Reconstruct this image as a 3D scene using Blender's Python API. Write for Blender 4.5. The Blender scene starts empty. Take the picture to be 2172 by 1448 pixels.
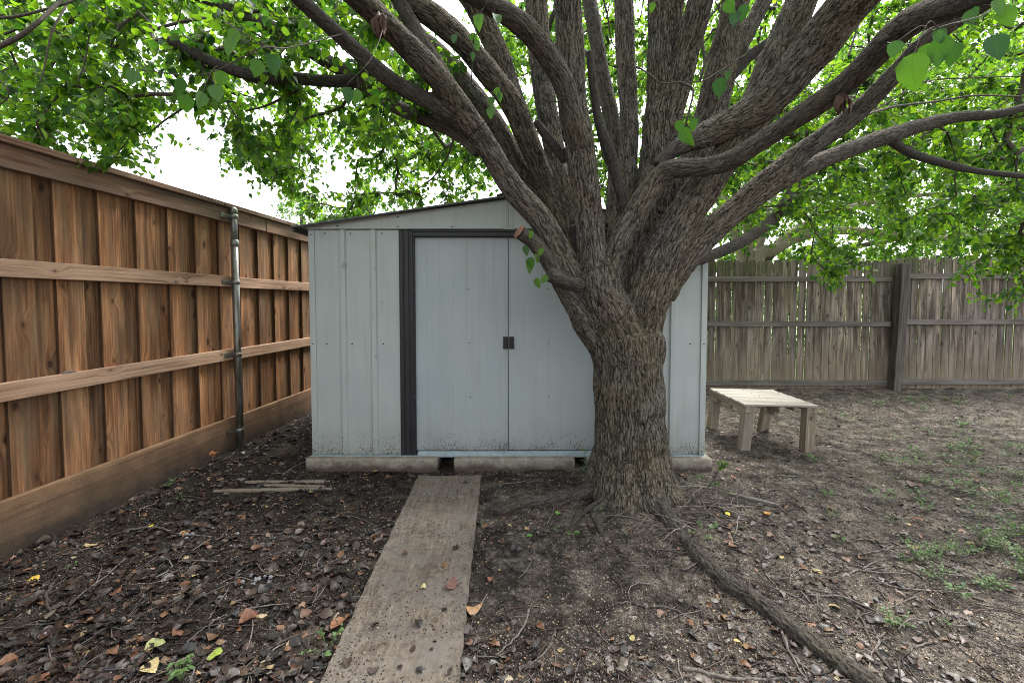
import bpy, bmesh, math, random
import numpy as np
from mathutils import Vector, Matrix

random.seed(7)
RNG = np.random.default_rng(11)
scene = bpy.context.scene
COL = scene.collection

# ------------------------------------------------------------------ camera model
F = 965.0; W0 = 2172.0; H0 = 1448.0
CH = 1.32; TH = math.radians(2.5); HOR = 638.0
VC = HOR + F * math.tan(TH)
cT, sT = math.cos(TH), math.sin(TH)

def ray(u, v):
    a = (u - 1086.0) / F; b = -(v - VC) / F
    return np.array([a, cT + b * sT, -sT + b * cT])

def P(u, v, y):                      # point of the photograph at distance y in front of the lens
    d = ray(u, v)
    return np.array([0, 0, CH]) + d * (y / d[1])

def G(u, v, z=0.0):                  # point of the photograph on the ground
    d = ray(u, v)
    return np.array([0, 0, CH]) + d * ((z - CH) / d[2])

cam = bpy.data.cameras.new('camera')
cam.sensor_width = 36.0; cam.lens = 36.0 * F / W0
cam.shift_y = -(H0 / 2 - VC) / W0
cam.clip_start = 0.05; cam.clip_end = 2000
camo = bpy.data.objects.new('camera', cam); COL.objects.link(camo)
camo.location = (0, 0, CH); camo.rotation_euler = (math.pi / 2 - TH, 0, 0)
scene.camera = camo

# ------------------------------------------------------------------ noise
def _hash(ix, iy, iz, seed):
    h = (ix * 374761393 + iy * 668265263 + iz * 2147483647 + seed * 1274126177) & 0xFFFFFFFF
    h = ((h ^ (h >> 13)) * 1274126177) & 0xFFFFFFFF
    h = ((h ^ (h >> 16)) * 2246822519) & 0xFFFFFFFF
    return h ^ (h >> 15)

_GR = np.array([[1,1,0],[-1,1,0],[1,-1,0],[-1,-1,0],[1,0,1],[-1,0,1],[1,0,-1],[-1,0,-1],
                [0,1,1],[0,-1,1],[0,1,-1],[0,-1,-1],[1,1,0],[0,-1,1],[-1,1,0],[0,-1,-1]], dtype=np.float64)

def perlin(p, seed=0):
    p = np.asarray(p, dtype=np.float64)
    i = np.floor(p).astype(np.int64); f = p - i
    w = f * f * f * (f * (f * 6 - 15) + 10)
    out = np.zeros(len(p))
    for dx in (0, 1):
        wx = w[:, 0] if dx else 1 - w[:, 0]
        for dy in (0, 1):
            wy = w[:, 1] if dy else 1 - w[:, 1]
            for dz in (0, 1):
                wz = w[:, 2] if dz else 1 - w[:, 2]
                g = _GR[_hash(i[:, 0] + dx, i[:, 1] + dy, i[:, 2] + dz, seed) & 15]
                out += wx * wy * wz * (g[:, 0] * (f[:, 0] - dx) + g[:, 1] * (f[:, 1] - dy) + g[:, 2] * (f[:, 2] - dz))
    return out

def fbm(p, octaves=3, seed=0):
    r = 0; a = 1.0
    for k in range(octaves):
        r = r + a * perlin(p * (2.03 ** k), seed + k * 17); a *= 0.5
    return r

# ------------------------------------------------------------------ object helpers
def tag(o, label=None, cat=None, group=None, kind=None):
    if label: o['label'] = label
    if cat: o['category'] = cat
    if group: o['group'] = group
    if kind: o['kind'] = kind
    return o

def empty(name, loc=(0, 0, 0)):
    o = bpy.data.objects.new(name, None); o.empty_display_size = 0.1
    o.location = loc; COL.objects.link(o); return o

def link(name, me, mats, parent=None):
    for m in (mats if isinstance(mats, (list, tuple)) else [mats]):
        me.materials.append(m)
    o = bpy.data.objects.new(name, me); COL.objects.link(o)
    if parent is not None:
        o.parent = parent
        o.matrix_parent_inverse = Matrix.Translation(-Vector(parent.location))
    return o

def mesh_np(name, verts, faces=None, quads=None, tris=None, attrs=None, smooth=False):
    """fast mesh from numpy arrays; quads (N,4), tris (M,3)"""
    me = bpy.data.meshes.new(name)
    verts = np.asarray(verts, dtype=np.float32)
    idx = []; starts = []; tot = []; n = 0
    for arr in (quads, tris):
        if arr is None or len(arr) == 0: continue
        arr = np.asarray(arr, dtype=np.int32); k = arr.shape[1]
        idx.append(arr.ravel()); starts.append(n + np.arange(len(arr)) * k); tot.append(np.full(len(arr), k)); n += arr.size
    idx = np.concatenate(idx); starts = np.concatenate(starts); tot = np.concatenate(tot)
    me.vertices.add(len(verts)); me.vertices.foreach_set('co', verts.ravel())
    me.loops.add(len(idx)); me.loops.foreach_set('vertex_index', idx.astype(np.int32))
    me.polygons.add(len(starts)); me.polygons.foreach_set('loop_start', starts.astype(np.int32))
    if smooth: me.polygons.foreach_set('use_smooth', np.ones(len(starts), dtype=bool))
    me.update(calc_edges=True)
    for k, (t, a) in (attrs or {}).items():
        at = me.attributes.new(k, t, 'POINT')
        a = np.asarray(a, dtype=np.float32)
        at.data.foreach_set({'FLOAT': 'value', 'FLOAT_VECTOR': 'vector', 'FLOAT_COLOR': 'color'}[t], a.ravel())
    return me

class MB:
    """collects boxes, prisms and tubes; build() makes ONE mesh object"""
    def __init__(s): s.v = []; s.f = []; s.wc = []; s.rnd = []; s.mi = []; s.sm = []
    def add(s, vs, fs, wc, rnd, mi=0, smooth=False):
        b = len(s.v); s.v += [tuple(x) for x in vs]; s.f += [tuple(b + i for i in f) for f in fs]
        s.wc += [tuple(x) for x in wc]; s.rnd += [rnd] * len(vs); s.mi += [mi] * len(fs); s.sm += [smooth] * len(fs)
    def box(s, o, ex, ey, ez, sx, sy, sz, along=2, mi=0, rnd=None, top=None):
        """centre o, unit axes, full sizes; along = index of the axis the grain runs along"""
        rnd = random.random() if rnd is None else rnd
        off = np.array([random.uniform(0, 40) for _ in range(3)])
        vs = []; wc = []
        for k in (-.5, .5):
            for j in (-.5, .5):
                for i in (-.5, .5):
                    l = np.array([i * sx, j * sy, k * sz])
                    vs.append(np.asarray(o) + ex * l[0] + ey * l[1] + ez * l[2])
                    q = {2: l, 0: l[[2, 1, 0]], 1: l[[0, 2, 1]]}[along]
                    wc.append(q + off)
        s.add(vs, [(0, 2, 3, 1), (4, 5, 7, 6), (0, 1, 5, 4), (2, 6, 7, 3), (0, 4, 6, 2), (1, 3, 7, 5)], wc, rnd, mi)
    def prism(s, poly, ex, ey, ez, o, depth, mi=0, rnd=None, along=1):
        """polygon (list of (a,b)) in the plane ex,ey extruded along ez"""
        rnd = random.random() if rnd is None else rnd
        off = np.array([random.uniform(0, 40) for _ in range(3)])
        n = len(poly); vs = []; wc = []
        for k in (0, depth):
            for a, b in poly:
                vs.append(np.asarray(o) + ex * a + ey * b + ez * k)
                q = np.array([a, k, b]) if along == 1 else (np.array([b, k, a]) if along == 0 else np.array([a, b, k]))
                wc.append(q + off)
        fs = [tuple(reversed(range(n))), tuple(range(n, 2 * n))]
        fs += [(i, (i + 1) % n, n + (i + 1) % n, n + i) for i in range(n)]
        s.add(vs, fs, wc, rnd, mi)
    def tube(s, pts, rad, seg=8, mi=0, rnd=None, cap=True, smooth=True):
        rnd = random.random() if rnd is None else rnd
        V, Q, T, S = tube_arrays(np.asarray(pts, float), np.asarray(rad, float), seg, cap)
        b = [tuple(q) for q in Q] + [tuple(t) for t in T]
        s.add(V, b, np.stack([V[:, 0], V[:, 1], S], 1), rnd, mi, smooth)
    def build(s, name, mats, parent=None, bevel=0.0, seg=1):
        me = bpy.data.meshes.new(name); me.from_pydata(s.v, [], s.f)
        a = me.attributes.new('wc', 'FLOAT_VECTOR', 'POINT'); a.data.foreach_set('vector', np.array(s.wc, dtype=np.float32).ravel())
        a = me.attributes.new('rnd', 'FLOAT', 'POINT'); a.data.foreach_set('value', np.array(s.rnd, dtype=np.float32))
        me.polygons.foreach_set('material_index', np.array(s.mi, dtype=np.int32))
        me.polygons.foreach_set('use_smooth', np.array(s.sm, dtype=bool))
        bm = bmesh.new(); bm.from_mesh(me); bmesh.ops.recalc_face_normals(bm, faces=bm.faces); bm.to_mesh(me); bm.free()
        me.update()
        o = link(name, me, mats, parent)
        if bevel:
            m = o.modifiers.new('bevel', 'BEVEL'); m.width = bevel; m.segments = seg; m.limit_method = 'ANGLE'; m.angle_limit = math.radians(40)
        return o

X, Y, Z = np.eye(3)

def catmull(pts, step):
    pts = np.asarray(pts, float); n = len(pts)
    if n == 2:
        k = max(2, int(np.linalg.norm(pts[1, :3] - pts[0, :3]) / step) + 1)
        return pts[0] + (pts[1] - pts[0]) * np.linspace(0, 1, k)[:, None]
    ext = np.vstack([2 * pts[0] - pts[1], pts, 2 * pts[-1] - pts[-2]]); out = []
    for i in range(1, n):
        p0, p1, p2, p3 = ext[i - 1:i + 3]
        k = max(2, int(np.linalg.norm(p2[:3] - p1[:3]) / step) + 1)
        t = np.linspace(0, 1, k, endpoint=False)[:, None]
        out.append(0.5 * ((2 * p1) + (-p0 + p2) * t + (2 * p0 - 5 * p1 + 4 * p2 - p3) * t ** 2 + (-p0 + 3 * p1 - 3 * p2 + p3) * t ** 3))
    out.append(pts[-1:]); return np.vstack(out)

def frames(pts):
    n = len(pts); T = np.gradient(pts, axis=0); T /= np.linalg.norm(T, axis=1)[:, None] + 1e-12
    a = np.array([0, 1.0, 0]) if abs(T[0][1]) < .8 else np.array([1.0, 0, 0])
    N = np.zeros_like(pts); u = a - T[0] * a.dot(T[0]); N[0] = u / np.linalg.norm(u)
    for i in range(1, n):
        u = N[i - 1] - T[i] * N[i - 1].dot(T[i]); N[i] = u / (np.linalg.norm(u) + 1e-12)
    return T, N, np.cross(T, N)

def tube_arrays(pts, rad, seg=8, cap=True):
    n = len(pts); T, N, B = frames(pts)
    a = np.linspace(0, 2 * np.pi, seg, endpoint=False)
    ring = np.cos(a)[None, :, None] * N[:, None, :] + np.sin(a)[None, :, None] * B[:, None, :]
    V = (pts[:, None, :] + ring * rad[:, None, None]).reshape(-1, 3)
    i = np.arange(n - 1)[:, None] * seg; j = np.arange(seg)[None, :]; j2 = (j + 1) % seg
    Q = np.stack([i + j, i + j2, i + seg + j2, i + seg + j], -1).reshape(-1, 4)
    s = np.concatenate([[0], np.cumsum(np.linalg.norm(np.diff(pts, axis=0), axis=1))])
    S = np.repeat(s, seg); Tr = np.zeros((0, 3), int)
    if cap:
        b = len(V); V = np.vstack([V, pts[0] - T[0] * rad[0] * .25, pts[-1] + T[-1] * rad[-1] * .25]); S = np.concatenate([S, [0, s[-1]]])
        jj = np.arange(seg); e = (n - 1) * seg
        Tr = np.vstack([np.stack([np.full(seg, b), (jj + 1) % seg, jj], 1), np.stack([np.full(seg, b + 1), e + jj, e + (jj + 1) % seg], 1)])
    return V, Q, Tr, S

# ------------------------------------------------------------------ materials
class NT:
    def __init__(s, name):
        s.m = bpy.data.materials.new(name); s.m.use_nodes = True; s.t = s.m.node_tree; s.t.nodes.clear()
        s.out = s.n('ShaderNodeOutputMaterial')
    def n(s, typ, **kw):
        nd = s.t.nodes.new(typ)
        for k, v in kw.items():
            if k.startswith('i_'): nd.inputs[k[2:].replace('_', ' ')].default_value = v
            else: setattr(nd, k, v)
        return nd
    def l(s, a, b): s.t.links.new(a, b)
    def attr(s, name, out='Vector'): return s.n('ShaderNodeAttribute', attribute_name=name).outputs[out]
    def math(s, op, a, b=None, clamp=False):
        nd = s.n('ShaderNodeMath', operation=op, use_clamp=clamp)
        for i, x in enumerate((a, b)):
            if x is None: continue
            if isinstance(x, (int, float)): nd.inputs[i].default_value = x
            else: s.l(x, nd.inputs[i])
        return nd.outputs[0]
    def mapping(s, vec, scale=(1, 1, 1), loc=(0, 0, 0)):
        nd = s.n('ShaderNodeMapping'); nd.inputs['Scale'].default_value = scale; nd.inputs['Location'].default_value = loc
        s.l(vec, nd.inputs['Vector']); return nd.outputs[0]
    def noise(s, vec, scale, detail=4, rough=.55, dist=0, out='Fac'):
        nd = s.n('ShaderNodeTexNoise'); nd.inputs['Scale'].default_value = scale; nd.inputs['Detail'].default_value = detail
        nd.inputs['Roughness'].default_value = rough; nd.inputs['Distortion'].default_value = dist
        s.l(vec, nd.inputs['Vector']); return nd.outputs[out]
    def voro(s, vec, scale, feature='F1', rand=1.0, out='Distance'):
        nd = s.n('ShaderNodeTexVoronoi', feature=feature); nd.inputs['Scale'].default_value = scale; nd.inputs['Randomness'].default_value = rand
        s.l(vec, nd.inputs['Vector']); return nd.outputs[out]
    def ramp(s, fac, stops, interp='LINEAR'):
        nd = s.n('ShaderNodeValToRGB'); nd.color_ramp.interpolation = interp; cr = nd.color_ramp
        while len(cr.elements) < len(stops): cr.elements.new(0.5)
        for e, (p, c) in zip(cr.elements, stops):
            e.position = p; e.color = (c if len(c) == 4 else (*c, 1)) if isinstance(c, (tuple, list)) else (c, c, c, 1)
        s.l(fac, nd.inputs[0]); return nd.outputs[0]
    def mix(s, fac, a, b, mode='MIX'):
        nd = s.n('ShaderNodeMix', data_type='RGBA', blend_type=mode)
        for i, x in ((0, fac), (6, a), (7, b)):
            if isinstance(x, (int, float)): nd.inputs[i].default_value = x
            elif isinstance(x, (tuple, list)): nd.inputs[i].default_value = (*x, 1) if len(x) == 3 else x
            else: s.l(x, nd.inputs[i])
        return nd.outputs[2]
    def bump(s, h, dist, strength=1.0, normal=None):
        nd = s.n('ShaderNodeBump'); nd.inputs['Distance'].default_value = dist; nd.inputs['Strength'].default_value = strength
        s.l(h, nd.inputs['Height'])
        if normal is not None: s.l(normal, nd.inputs['Normal'])
        return nd.outputs[0]
    def bsdf(s, color, rough=.6, normal=None, spec=.5, metal=0.0):
        nd = s.n('ShaderNodeBsdfPrincipled')
        for k, x in (('Base Color', color), ('Roughness', rough), ('Specular IOR Level', spec), ('Metallic', metal)):
            if isinstance(x, (int, float)): nd.inputs[k].default_value = x
            elif isinstance(x, (tuple, list)): nd.inputs[k].default_value = (*x, 1)
            else: s.l(x, nd.inputs[k])
        if normal is not None: s.l(normal, nd.inputs['Normal'])
        return nd.outputs[0]
    def done(s, sh): s.l(sh, s.out.inputs['Surface']); return s.m

def m_wood(name, c_dark, c_mid, c_light, gray=None, knots=True, rough=.75, dirt=None, var=.5, bands=1.0, stain=0.0, green=0.0):
    t = NT(name); wc = t.attr('wc'); rnd = t.attr('rnd', 'Fac')
    geo = t.n('ShaderNodeNewGeometry').outputs['Position']
    sw = t.n('ShaderNodeSeparateXYZ'); t.l(wc, sw.inputs[0]); c2 = t.n('ShaderNodeCombineXYZ'); t.l(sw.outputs[0], c2.inputs[0]); t.l(t.math('MULTIPLY', sw.outputs[2], .55), c2.inputs[1])
    vn_ = t.n('ShaderNodeTexVoronoi', voronoi_dimensions='2D'); vn_.inputs['Scale'].default_value = 4.6; t.l(c2.outputs[0], vn_.inputs['Vector']); vc_ = t.n('ShaderNodeSeparateColor'); t.l(vn_.outputs['Color'], vc_.inputs[0])
    kv = t.math('ADD', vn_.outputs['Distance'], t.math('MULTIPLY', vc_.outputs[0], .055))
    # the grain runs along the board and swerves round the knots
    pull = t.math('MULTIPLY', t.ramp(kv, [(.05, 1.0), (.28, 0.0)]), .035 if knots else 0.0)
    cb = t.n('ShaderNodeCombineXYZ'); t.l(pull, cb.inputs[0])
    wq = t.n('ShaderNodeVectorMath', operation='ADD'); t.l(wc, wq.inputs[0]); t.l(cb.outputs[0], wq.inputs[1])
    wq = t.mix(.010, wq.outputs[0], t.noise(t.mapping(wc, (1, 1, .3)), 6, 3, out='Color'), 'ADD')
    big = t.noise(t.mapping(wc, (1, 1, .16)), 11, 4)
    g1 = t.noise(t.mapping(wq, (1, 1, .016)), 75, 5, .62)
    g2 = t.noise(t.mapping(wq, (1, 1, .02)), 240, 4, .7)
    saw = t.noise(t.mapping(wc, (.3, .3, 1)), 190, 3, .7)
    g = t.math('ADD', t.math('MULTIPLY', g1, .62 * bands), t.math('ADD', t.math('MULTIPLY', g2, .30), t.math('MULTIPLY', big, .42)))
    col = t.ramp(g, [(.52, c_dark), (.66, c_mid), (.80, c_light)])
    col = t.mix(1.0, col, t.ramp(rnd, [(0, 1 - var), (.5, 1.0), (1, 1 + var * .6)]), 'MULTIPLY')
    stk = t.ramp(t.noise(t.mapping(wc, (1, 1, .07), (7, 3, 1)), 17, 3), [(.52, 0.0), (.70, 1.0)])
    col = t.mix(t.math('MULTIPLY', stk, .5), col, c_light)
    if gray is not None:
        gm = t.ramp(t.noise(t.mapping(wc, (1, 1, .14), (3, 9, 2)), 11, 5, .6), [(.42, 0.0), (.62, 1.0)])
        col = t.mix(t.math('MULTIPLY', gm, .6), col, gray)
    if stain:
        sm = t.ramp(t.noise(t.mapping(wc, (1, 1, .10), (1, 4, 8)), 14, 5, .65), [(.44, 0.0), (.60, 1.0)])
        col = t.mix(t.math('MULTIPLY', sm, stain), col, tuple(.28 * x for x in c_mid))
    if green:
        sp0 = t.n('ShaderNodeSeparateXYZ'); t.l(geo, sp0.inputs[0])
        gm = t.math('MULTIPLY', t.ramp(t.noise(geo, 2.2, 4), [(.42, 0.0), (.62, 1.0)]), t.ramp(t.math('SUBTRACT', sp0.outputs['Z'], 1.0, True), [(.5, 0.0), (.85, 1.0)]))
        col = t.mix(t.math('MULTIPLY', gm, green), col, (.085, .105, .035))
    h = t.math('ADD', t.math('MULTIPLY', g1, .5), t.math('ADD', t.math('MULTIPLY', g2, .4), t.math('MULTIPLY', saw, .35)))
    if knots:
        kw = t.math('ADD', kv, t.math('MULTIPLY', t.noise(wc, 60, 2), .04))
        ring = t.ramp(kw, [(.03, 1.0), (.075, .92), (.092, .4), (.15, 0.0)])
        col = t.mix(t.math('MULTIPLY', ring, .9), col, tuple(.38 * x for x in c_dark))
        sap = t.ramp(t.noise(wc, 48, 4, .72), [(.64, 0.0), (.72, 1.0)])
        col = t.mix(t.math('MULTIPLY', sap, .45), col, tuple(.55 * x for x in c_dark))
    if dirt is not None:            # splashed mud up to a height, with its own ragged edge
        sp = t.n('ShaderNodeSeparateXYZ'); t.l(geo, sp.inputs[0])
        nz = t.noise(geo, 9, 4); fn = t.noise(geo, 120, 3, .7)
        e = t.math('ADD', sp.outputs['Z'], t.math('ADD', t.math('MULTIPLY', t.math('SUBTRACT', nz, .5), -.30 * dirt[1]), t.math('MULTIPLY', t.math('SUBTRACT', fn, .5), -.30 * dirt[1])))
        mk = t.ramp(t.math('DIVIDE', e, dirt[0], True), [(.0, 1.0), (.55, .55), (1.0, 0.0)])
        col = t.mix(t.math('MULTIPLY', mk, dirt[3] if len(dirt) > 3 else .8), col, dirt[2])
    return t.done(t.bsdf(col, rough, t.bump(h, .0025, .9), .3))

def m_shed(name, c, fine=True, dirt=1.0):
    t = NT(name); geo = t.n('ShaderNodeNewGeometry').outputs['Position']
    sp = t.n('ShaderNodeSeparateXYZ'); t.l(geo, sp.inputs[0])
    blot = t.noise(geo, 2.2, 3)
    col = t.mix(t.ramp(blot, [(.35, 0.0), (.7, 1.0)]), c, tuple(x * k for x, k in zip(c, (.9, .93, .95))))
    streak = t.ramp(t.noise(t.mapping(geo, (1, 1, .06)), 26, 3), [(.5, 0.0), (.75, 1.0)])
    col = t.mix(t.math('MULTIPLY', streak, .22), col, (.26, .26, .21))
    # dirt specks splashed up from the ground: dense at the foot, sparse above
    sn = t.noise(t.mapping(geo, (1, 1, .6)), 125, 4, .8); lo = t.noise(geo, 5, 3)
    hgt = t.math('SUBTRACT', sp.outputs['Z'], .10)
    den = t.math('MULTIPLY', t.math('POWER', 2.718, t.math('MULTIPLY', hgt, -5.0)), t.math('ADD', .30, t.math('MULTIPLY', lo, 1.1)))
    thr = t.math('SUBTRACT', .69, t.math('MULTIPLY', den, .27))
    spk = t.math('MULTIPLY', t.math('SUBTRACT', sn, thr), 14.0, True)
    film = t.math('MULTIPLY', den, .55, True)
    col = t.mix(film, col, (.22, .20, .16))
    col = t.mix(t.math('MULTIPLY', spk, .78 * dirt), col, (.045, .037, .03))
    # worn scuffs on the ribs
    for (su, sv, sr) in ((730, 563, .030), (795, 570, .020), (797, 755, .020), (731, 760, .016), (810, 640, .012)):
        vm = t.n('ShaderNodeVectorMath', operation='DISTANCE'); t.l(geo, vm.inputs[0]); vm.inputs[1].default_value = tuple(P(su, sv, 3.565))
        e = t.math('ADD', t.math('DIVIDE', vm.outputs['Value'], sr), t.math('MULTIPLY', t.math('SUBTRACT', t.noise(geo, 70, 3, .7), .5), 2.6))
        col = t.mix(t.ramp(e, [(.55, .6), (1.0, 0.0)]), col, (.20, .21, .20))
    nrm = None
    if fine:
        wv = t.n('ShaderNodeTexWave', wave_type='BANDS', bands_direction='X'); wv.inputs['Scale'].default_value = 40
        t.l(geo, wv.inputs['Vector']); nrm = t.bump(wv.outputs['Fac'], .0007, .8)
    dent = t.bump(t.noise(t.mapping(geo, (1, 1, .4)), 3.0, 2), .012, .5, nrm)
    return t.done(t.bsdf(col, t.ramp(t.noise(geo, 30, 3), [(.3, .38), (.7, .55)]), dent, .4))

def m_simple(name, c, rough=.6, metal=0.0, var=.25, scale=30, bump=.001, spec=.5):
    t = NT(name); co = t.n('ShaderNodeTexCoord').outputs['Object']
    n1 = t.noise(co, scale, 5, .65)
    col = t.mix(t.ramp(n1, [(.3, 0.0), (.7, 1.0)]), tuple(x * (1 - var) for x in c), tuple(min(1, x * (1 + var)) for x in c))
    return t.done(t.bsdf(col, rough, t.bump(n1, bump), spec, metal))

def m_galv():
    t = NT('galvanized_steel'); geo = t.n('ShaderNodeNewGeometry').outputs['Position']
    sp = t.n('ShaderNodeSeparateXYZ'); t.l(geo, sp.inputs[0])
    v = t.voro(geo, 90, out='Color'); n = t.noise(t.mapping(geo, (1, 1, .15)), 40, 4, .6)
    base = t.mix(.25, (.32, .34, .33), v, 'OVERLAY')
    rust = t.math('MULTIPLY', t.ramp(n, [(.3, 0.0), (.62, 1.0)]), t.ramp(t.math('DIVIDE', sp.outputs['Z'], 2.1, True), [(.6, .85), (.93, .12)]))
    col = t.mix(rust, base, (.115, .085, .05))
    return t.done(t.bsdf(col, .42, t.bump(n, .0008), .5, .75))

def m_concrete():
    t = NT('old_concrete'); geo = t.n('ShaderNodeNewGeometry').outputs['Position']
    sp = t.n('ShaderNodeSeparateXYZ'); t.l(geo, sp.inputs[0])
    n = t.noise(geo, 14, 6, .65); f = t.noise(geo, 140, 4, .7); pit = t.voro(geo, 95)
    col = t.ramp(n, [(.3, (.20, .175, .14)), (.7, (.38, .345, .285))])
    e = t.math('ADD', t.math('MULTIPLY', sp.outputs['Z'], 8.0), t.math('MULTIPLY', t.noise(geo, 11, 4), .9))
    col = t.mix(t.ramp(e, [(.6, .9), (1.35, 0.0)]), col, (.075, .055, .04))
    col = t.mix(t.ramp(f, [(.52, 0.0), (.66, .8)]), col, (.055, .045, .04))
    h = t.math('ADD', f, t.ramp(pit, [(.08, 0.0), (.2, 1.0)]))
    return t.done(t.bsdf(col, .9, t.bump(h, .002), .25))

def m_bark():
    t = NT('pear_bark'); q = t.attr('bark'); rd = t.attr('ridge', 'Fac'); tw = t.attr('young', 'Fac')
    geo = t.n('ShaderNodeNewGeometry').outputs['Position']
    wq = t.mix(.034, q, t.noise(t.mapping(q, (1, 1, .6)), 14, 4, .6, out='Color'), 'ADD')
    st = t.mapping(wq, (1, 1, .13)); st2 = t.mapping(wq, (1, 1, .24))
    c2 = t.voro(st2, 80, 'DISTANCE_TO_EDGE')
    wl = t.mix(.05, q, t.noise(t.mapping(q, (1, 1, .8)), 9, 3, .55, out='Color'), 'ADD')
    n1 = t.noise(t.mapping(wl, (1, 1, .15)), 46, 1.6, .5); n2 = t.noise(t.mapping(wl, (1, 1, .20), (3, 1, 2)), 86, 1.6, .5)
    f1 = t.noise(st, 85, 5, .7); f2 = t.noise(q, 210, 4, .7)
    r1 = t.math('ABSOLUTE', t.math('SUBTRACT', n1, .5)); r2 = t.math('ABSOLUTE', t.math('SUBTRACT', n2, .5))
    p1 = t.ramp(r1, [(.0, 0.0), (.025, .45), (.10, 1.0)]); p2 = t.ramp(r2, [(.0, 0.0), (.03, .5), (.11, 1.0)]); p3 = t.ramp(c2, [(.0, 0.0), (.12, 1.0)])
    hgt = t.math('ADD', t.math('ADD', t.math('MULTIPLY', p1, .42), t.math('MULTIPLY', p2, .26)), t.math('ADD', t.math('MULTIPLY', p3, .13), t.math('ADD', t.math('MULTIPLY', f1, .28), t.math('MULTIPLY', rd, .16))))
    g = t.math('ADD', t.math('MULTIPLY', hgt, .8), t.math('MULTIPLY', f2, .22))
    col = t.ramp(g, [(.36, (.006, .005, .004)), (.56, (.034, .028, .021)), (.76, (.105, .088, .066)), (.95, (.20, .175, .135))])
    grey = t.ramp(t.noise(geo, 3.0, 4), [(.42, 0.0), (.62, 1.0)])
    col = t.mix(t.math('MULTIPLY', grey, .5), col, t.ramp(g, [(.38, (.007, .0065, .006)), (.66, (.052, .049, .046)), (.95, (.17, .163, .154))]))
    moss = t.math('MULTIPLY', t.ramp(t.noise(geo, 3.4, 5, .6), [(.46, 0.0), (.64, 1.0)]), t.ramp(g, [(.5, .1), (.8, 1.0)]))
    col = t.mix(t.math('MULTIPLY', moss, .30), col, (.135, .112, .046))
    lich = t.ramp(t.noise(geo, 34, 4, .7), [(.66, 0.0), (.74, 1.0)])
    col = t.mix(t.math('MULTIPLY', lich, .3), col, (.17, .18, .15))
    yc = t.ramp(t.noise(t.mapping(q, (1, 1, 2.2)), 30, 5, .72), [(.3, (.026, .023, .021)), (.7, (.082, .074, .066))])
    col = t.mix(tw, col, yc)
    h = t.mix(t.math('MULTIPLY', tw, .85), hgt, f1)
    return t.done(t.bsdf(col, .88, t.bump(t.math('ADD', h, t.math('MULTIPLY', f2, .25)), .014, 1.0), .22))

def m_twig(name, a, b):
    t = NT(name); geo = t.n('ShaderNodeNewGeometry').outputs['Position']
    n = t.noise(geo, 60, 4, .65)
    return t.done(t.bsdf(t.ramp(n, [(.3, a), (.7, b)]), .8, t.bump(n, .002), .25))

def m_leaf(name, dark, mid, light, yellow=.05, trans=.5, tcol=(.20, .42, .03), rough=.42):
    t = NT(name); r = t.attr('rnd', 'Fac'); lv = t.attr('lv')
    col = t.ramp(r, [(0, dark), (.45, mid), (.9, light), (1.0 - yellow * .2, light), (1.0, (.30, .30, .04))])
    sp = t.n('ShaderNodeSeparateXYZ'); t.l(lv, sp.inputs[0])
    ax = t.math('ABSOLUTE', sp.outputs['X'])
    rib = t.ramp(ax, [(.012, 1.0), (.035, 0.0)])
    side = t.n('ShaderNodeTexWave', wave_type='BANDS', bands_direction='Y'); side.inputs['Scale'].default_value = 3.2; side.inputs['Distortion'].default_value = .4
    cmb = t.n('ShaderNodeCombineXYZ'); t.l(t.math('SUBTRACT', sp.outputs['Y'], t.math('MULTIPLY', ax, .9)), cmb.inputs['Y']); t.l(cmb.outputs[0], side.inputs['Vector'])
    vein = t.math('MAXIMUM', rib, t.math('MULTIPLY', t.ramp(side.outputs['Fac'], [(.86, 0.0), (1.0, 1.0)]), .55))
    geo = t.n('ShaderNodeNewGeometry').outputs['Position']
    spot = t.ramp(t.noise(geo, 70, 2), [(.78, 0.0), (.80, 1.0)])
    col = t.mix(t.math('MULTIPLY', vein, .35), col, light)
    col = t.mix(t.math('MULTIPLY', spot, .7), col, (.09, .05, .02))
    tc = t.mix(.5, col, t.ramp(r, [(0, tuple(x * k for x, k in zip(tcol, (.30, .50, 1.4)))), (.5, tcol), (1, tuple(min(1, x * k) for x, k in zip(tcol, (1.75, 1.45, 1.2))))]))
    tc = t.mix(t.math('MULTIPLY', vein, .3), tc, (.10, .22, .02))
    tr = t.n('ShaderNodeBsdfTranslucent'); t.l(tc, tr.inputs['Color'])
    b = t.bsdf(col, rough, t.bump(vein, .002, .5), .5)
    mx = t.n('ShaderNodeMixShader'); mx.inputs[0].default_value = trans; t.l(b, mx.inputs[1]); t.l(tr.outputs[0], mx.inputs[2])
    return t.done(mx.outputs[0])

def m_col(name, rough=.7, trans=0.0, bump=.0015, scale=80):
    t = NT(name); c = t.attr('col', 'Color'); geo = t.n('ShaderNodeNewGeometry').outputs['Position']
    n = t.noise(geo, scale, 4, .65)
    col = t.mix(1.0, c, t.ramp(n, [(.3, .62), (.7, 1.3)]), 'MULTIPLY')
    b = t.bsdf(col, rough, t.bump(n, bump), .4)
    return t.done(b)

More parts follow.
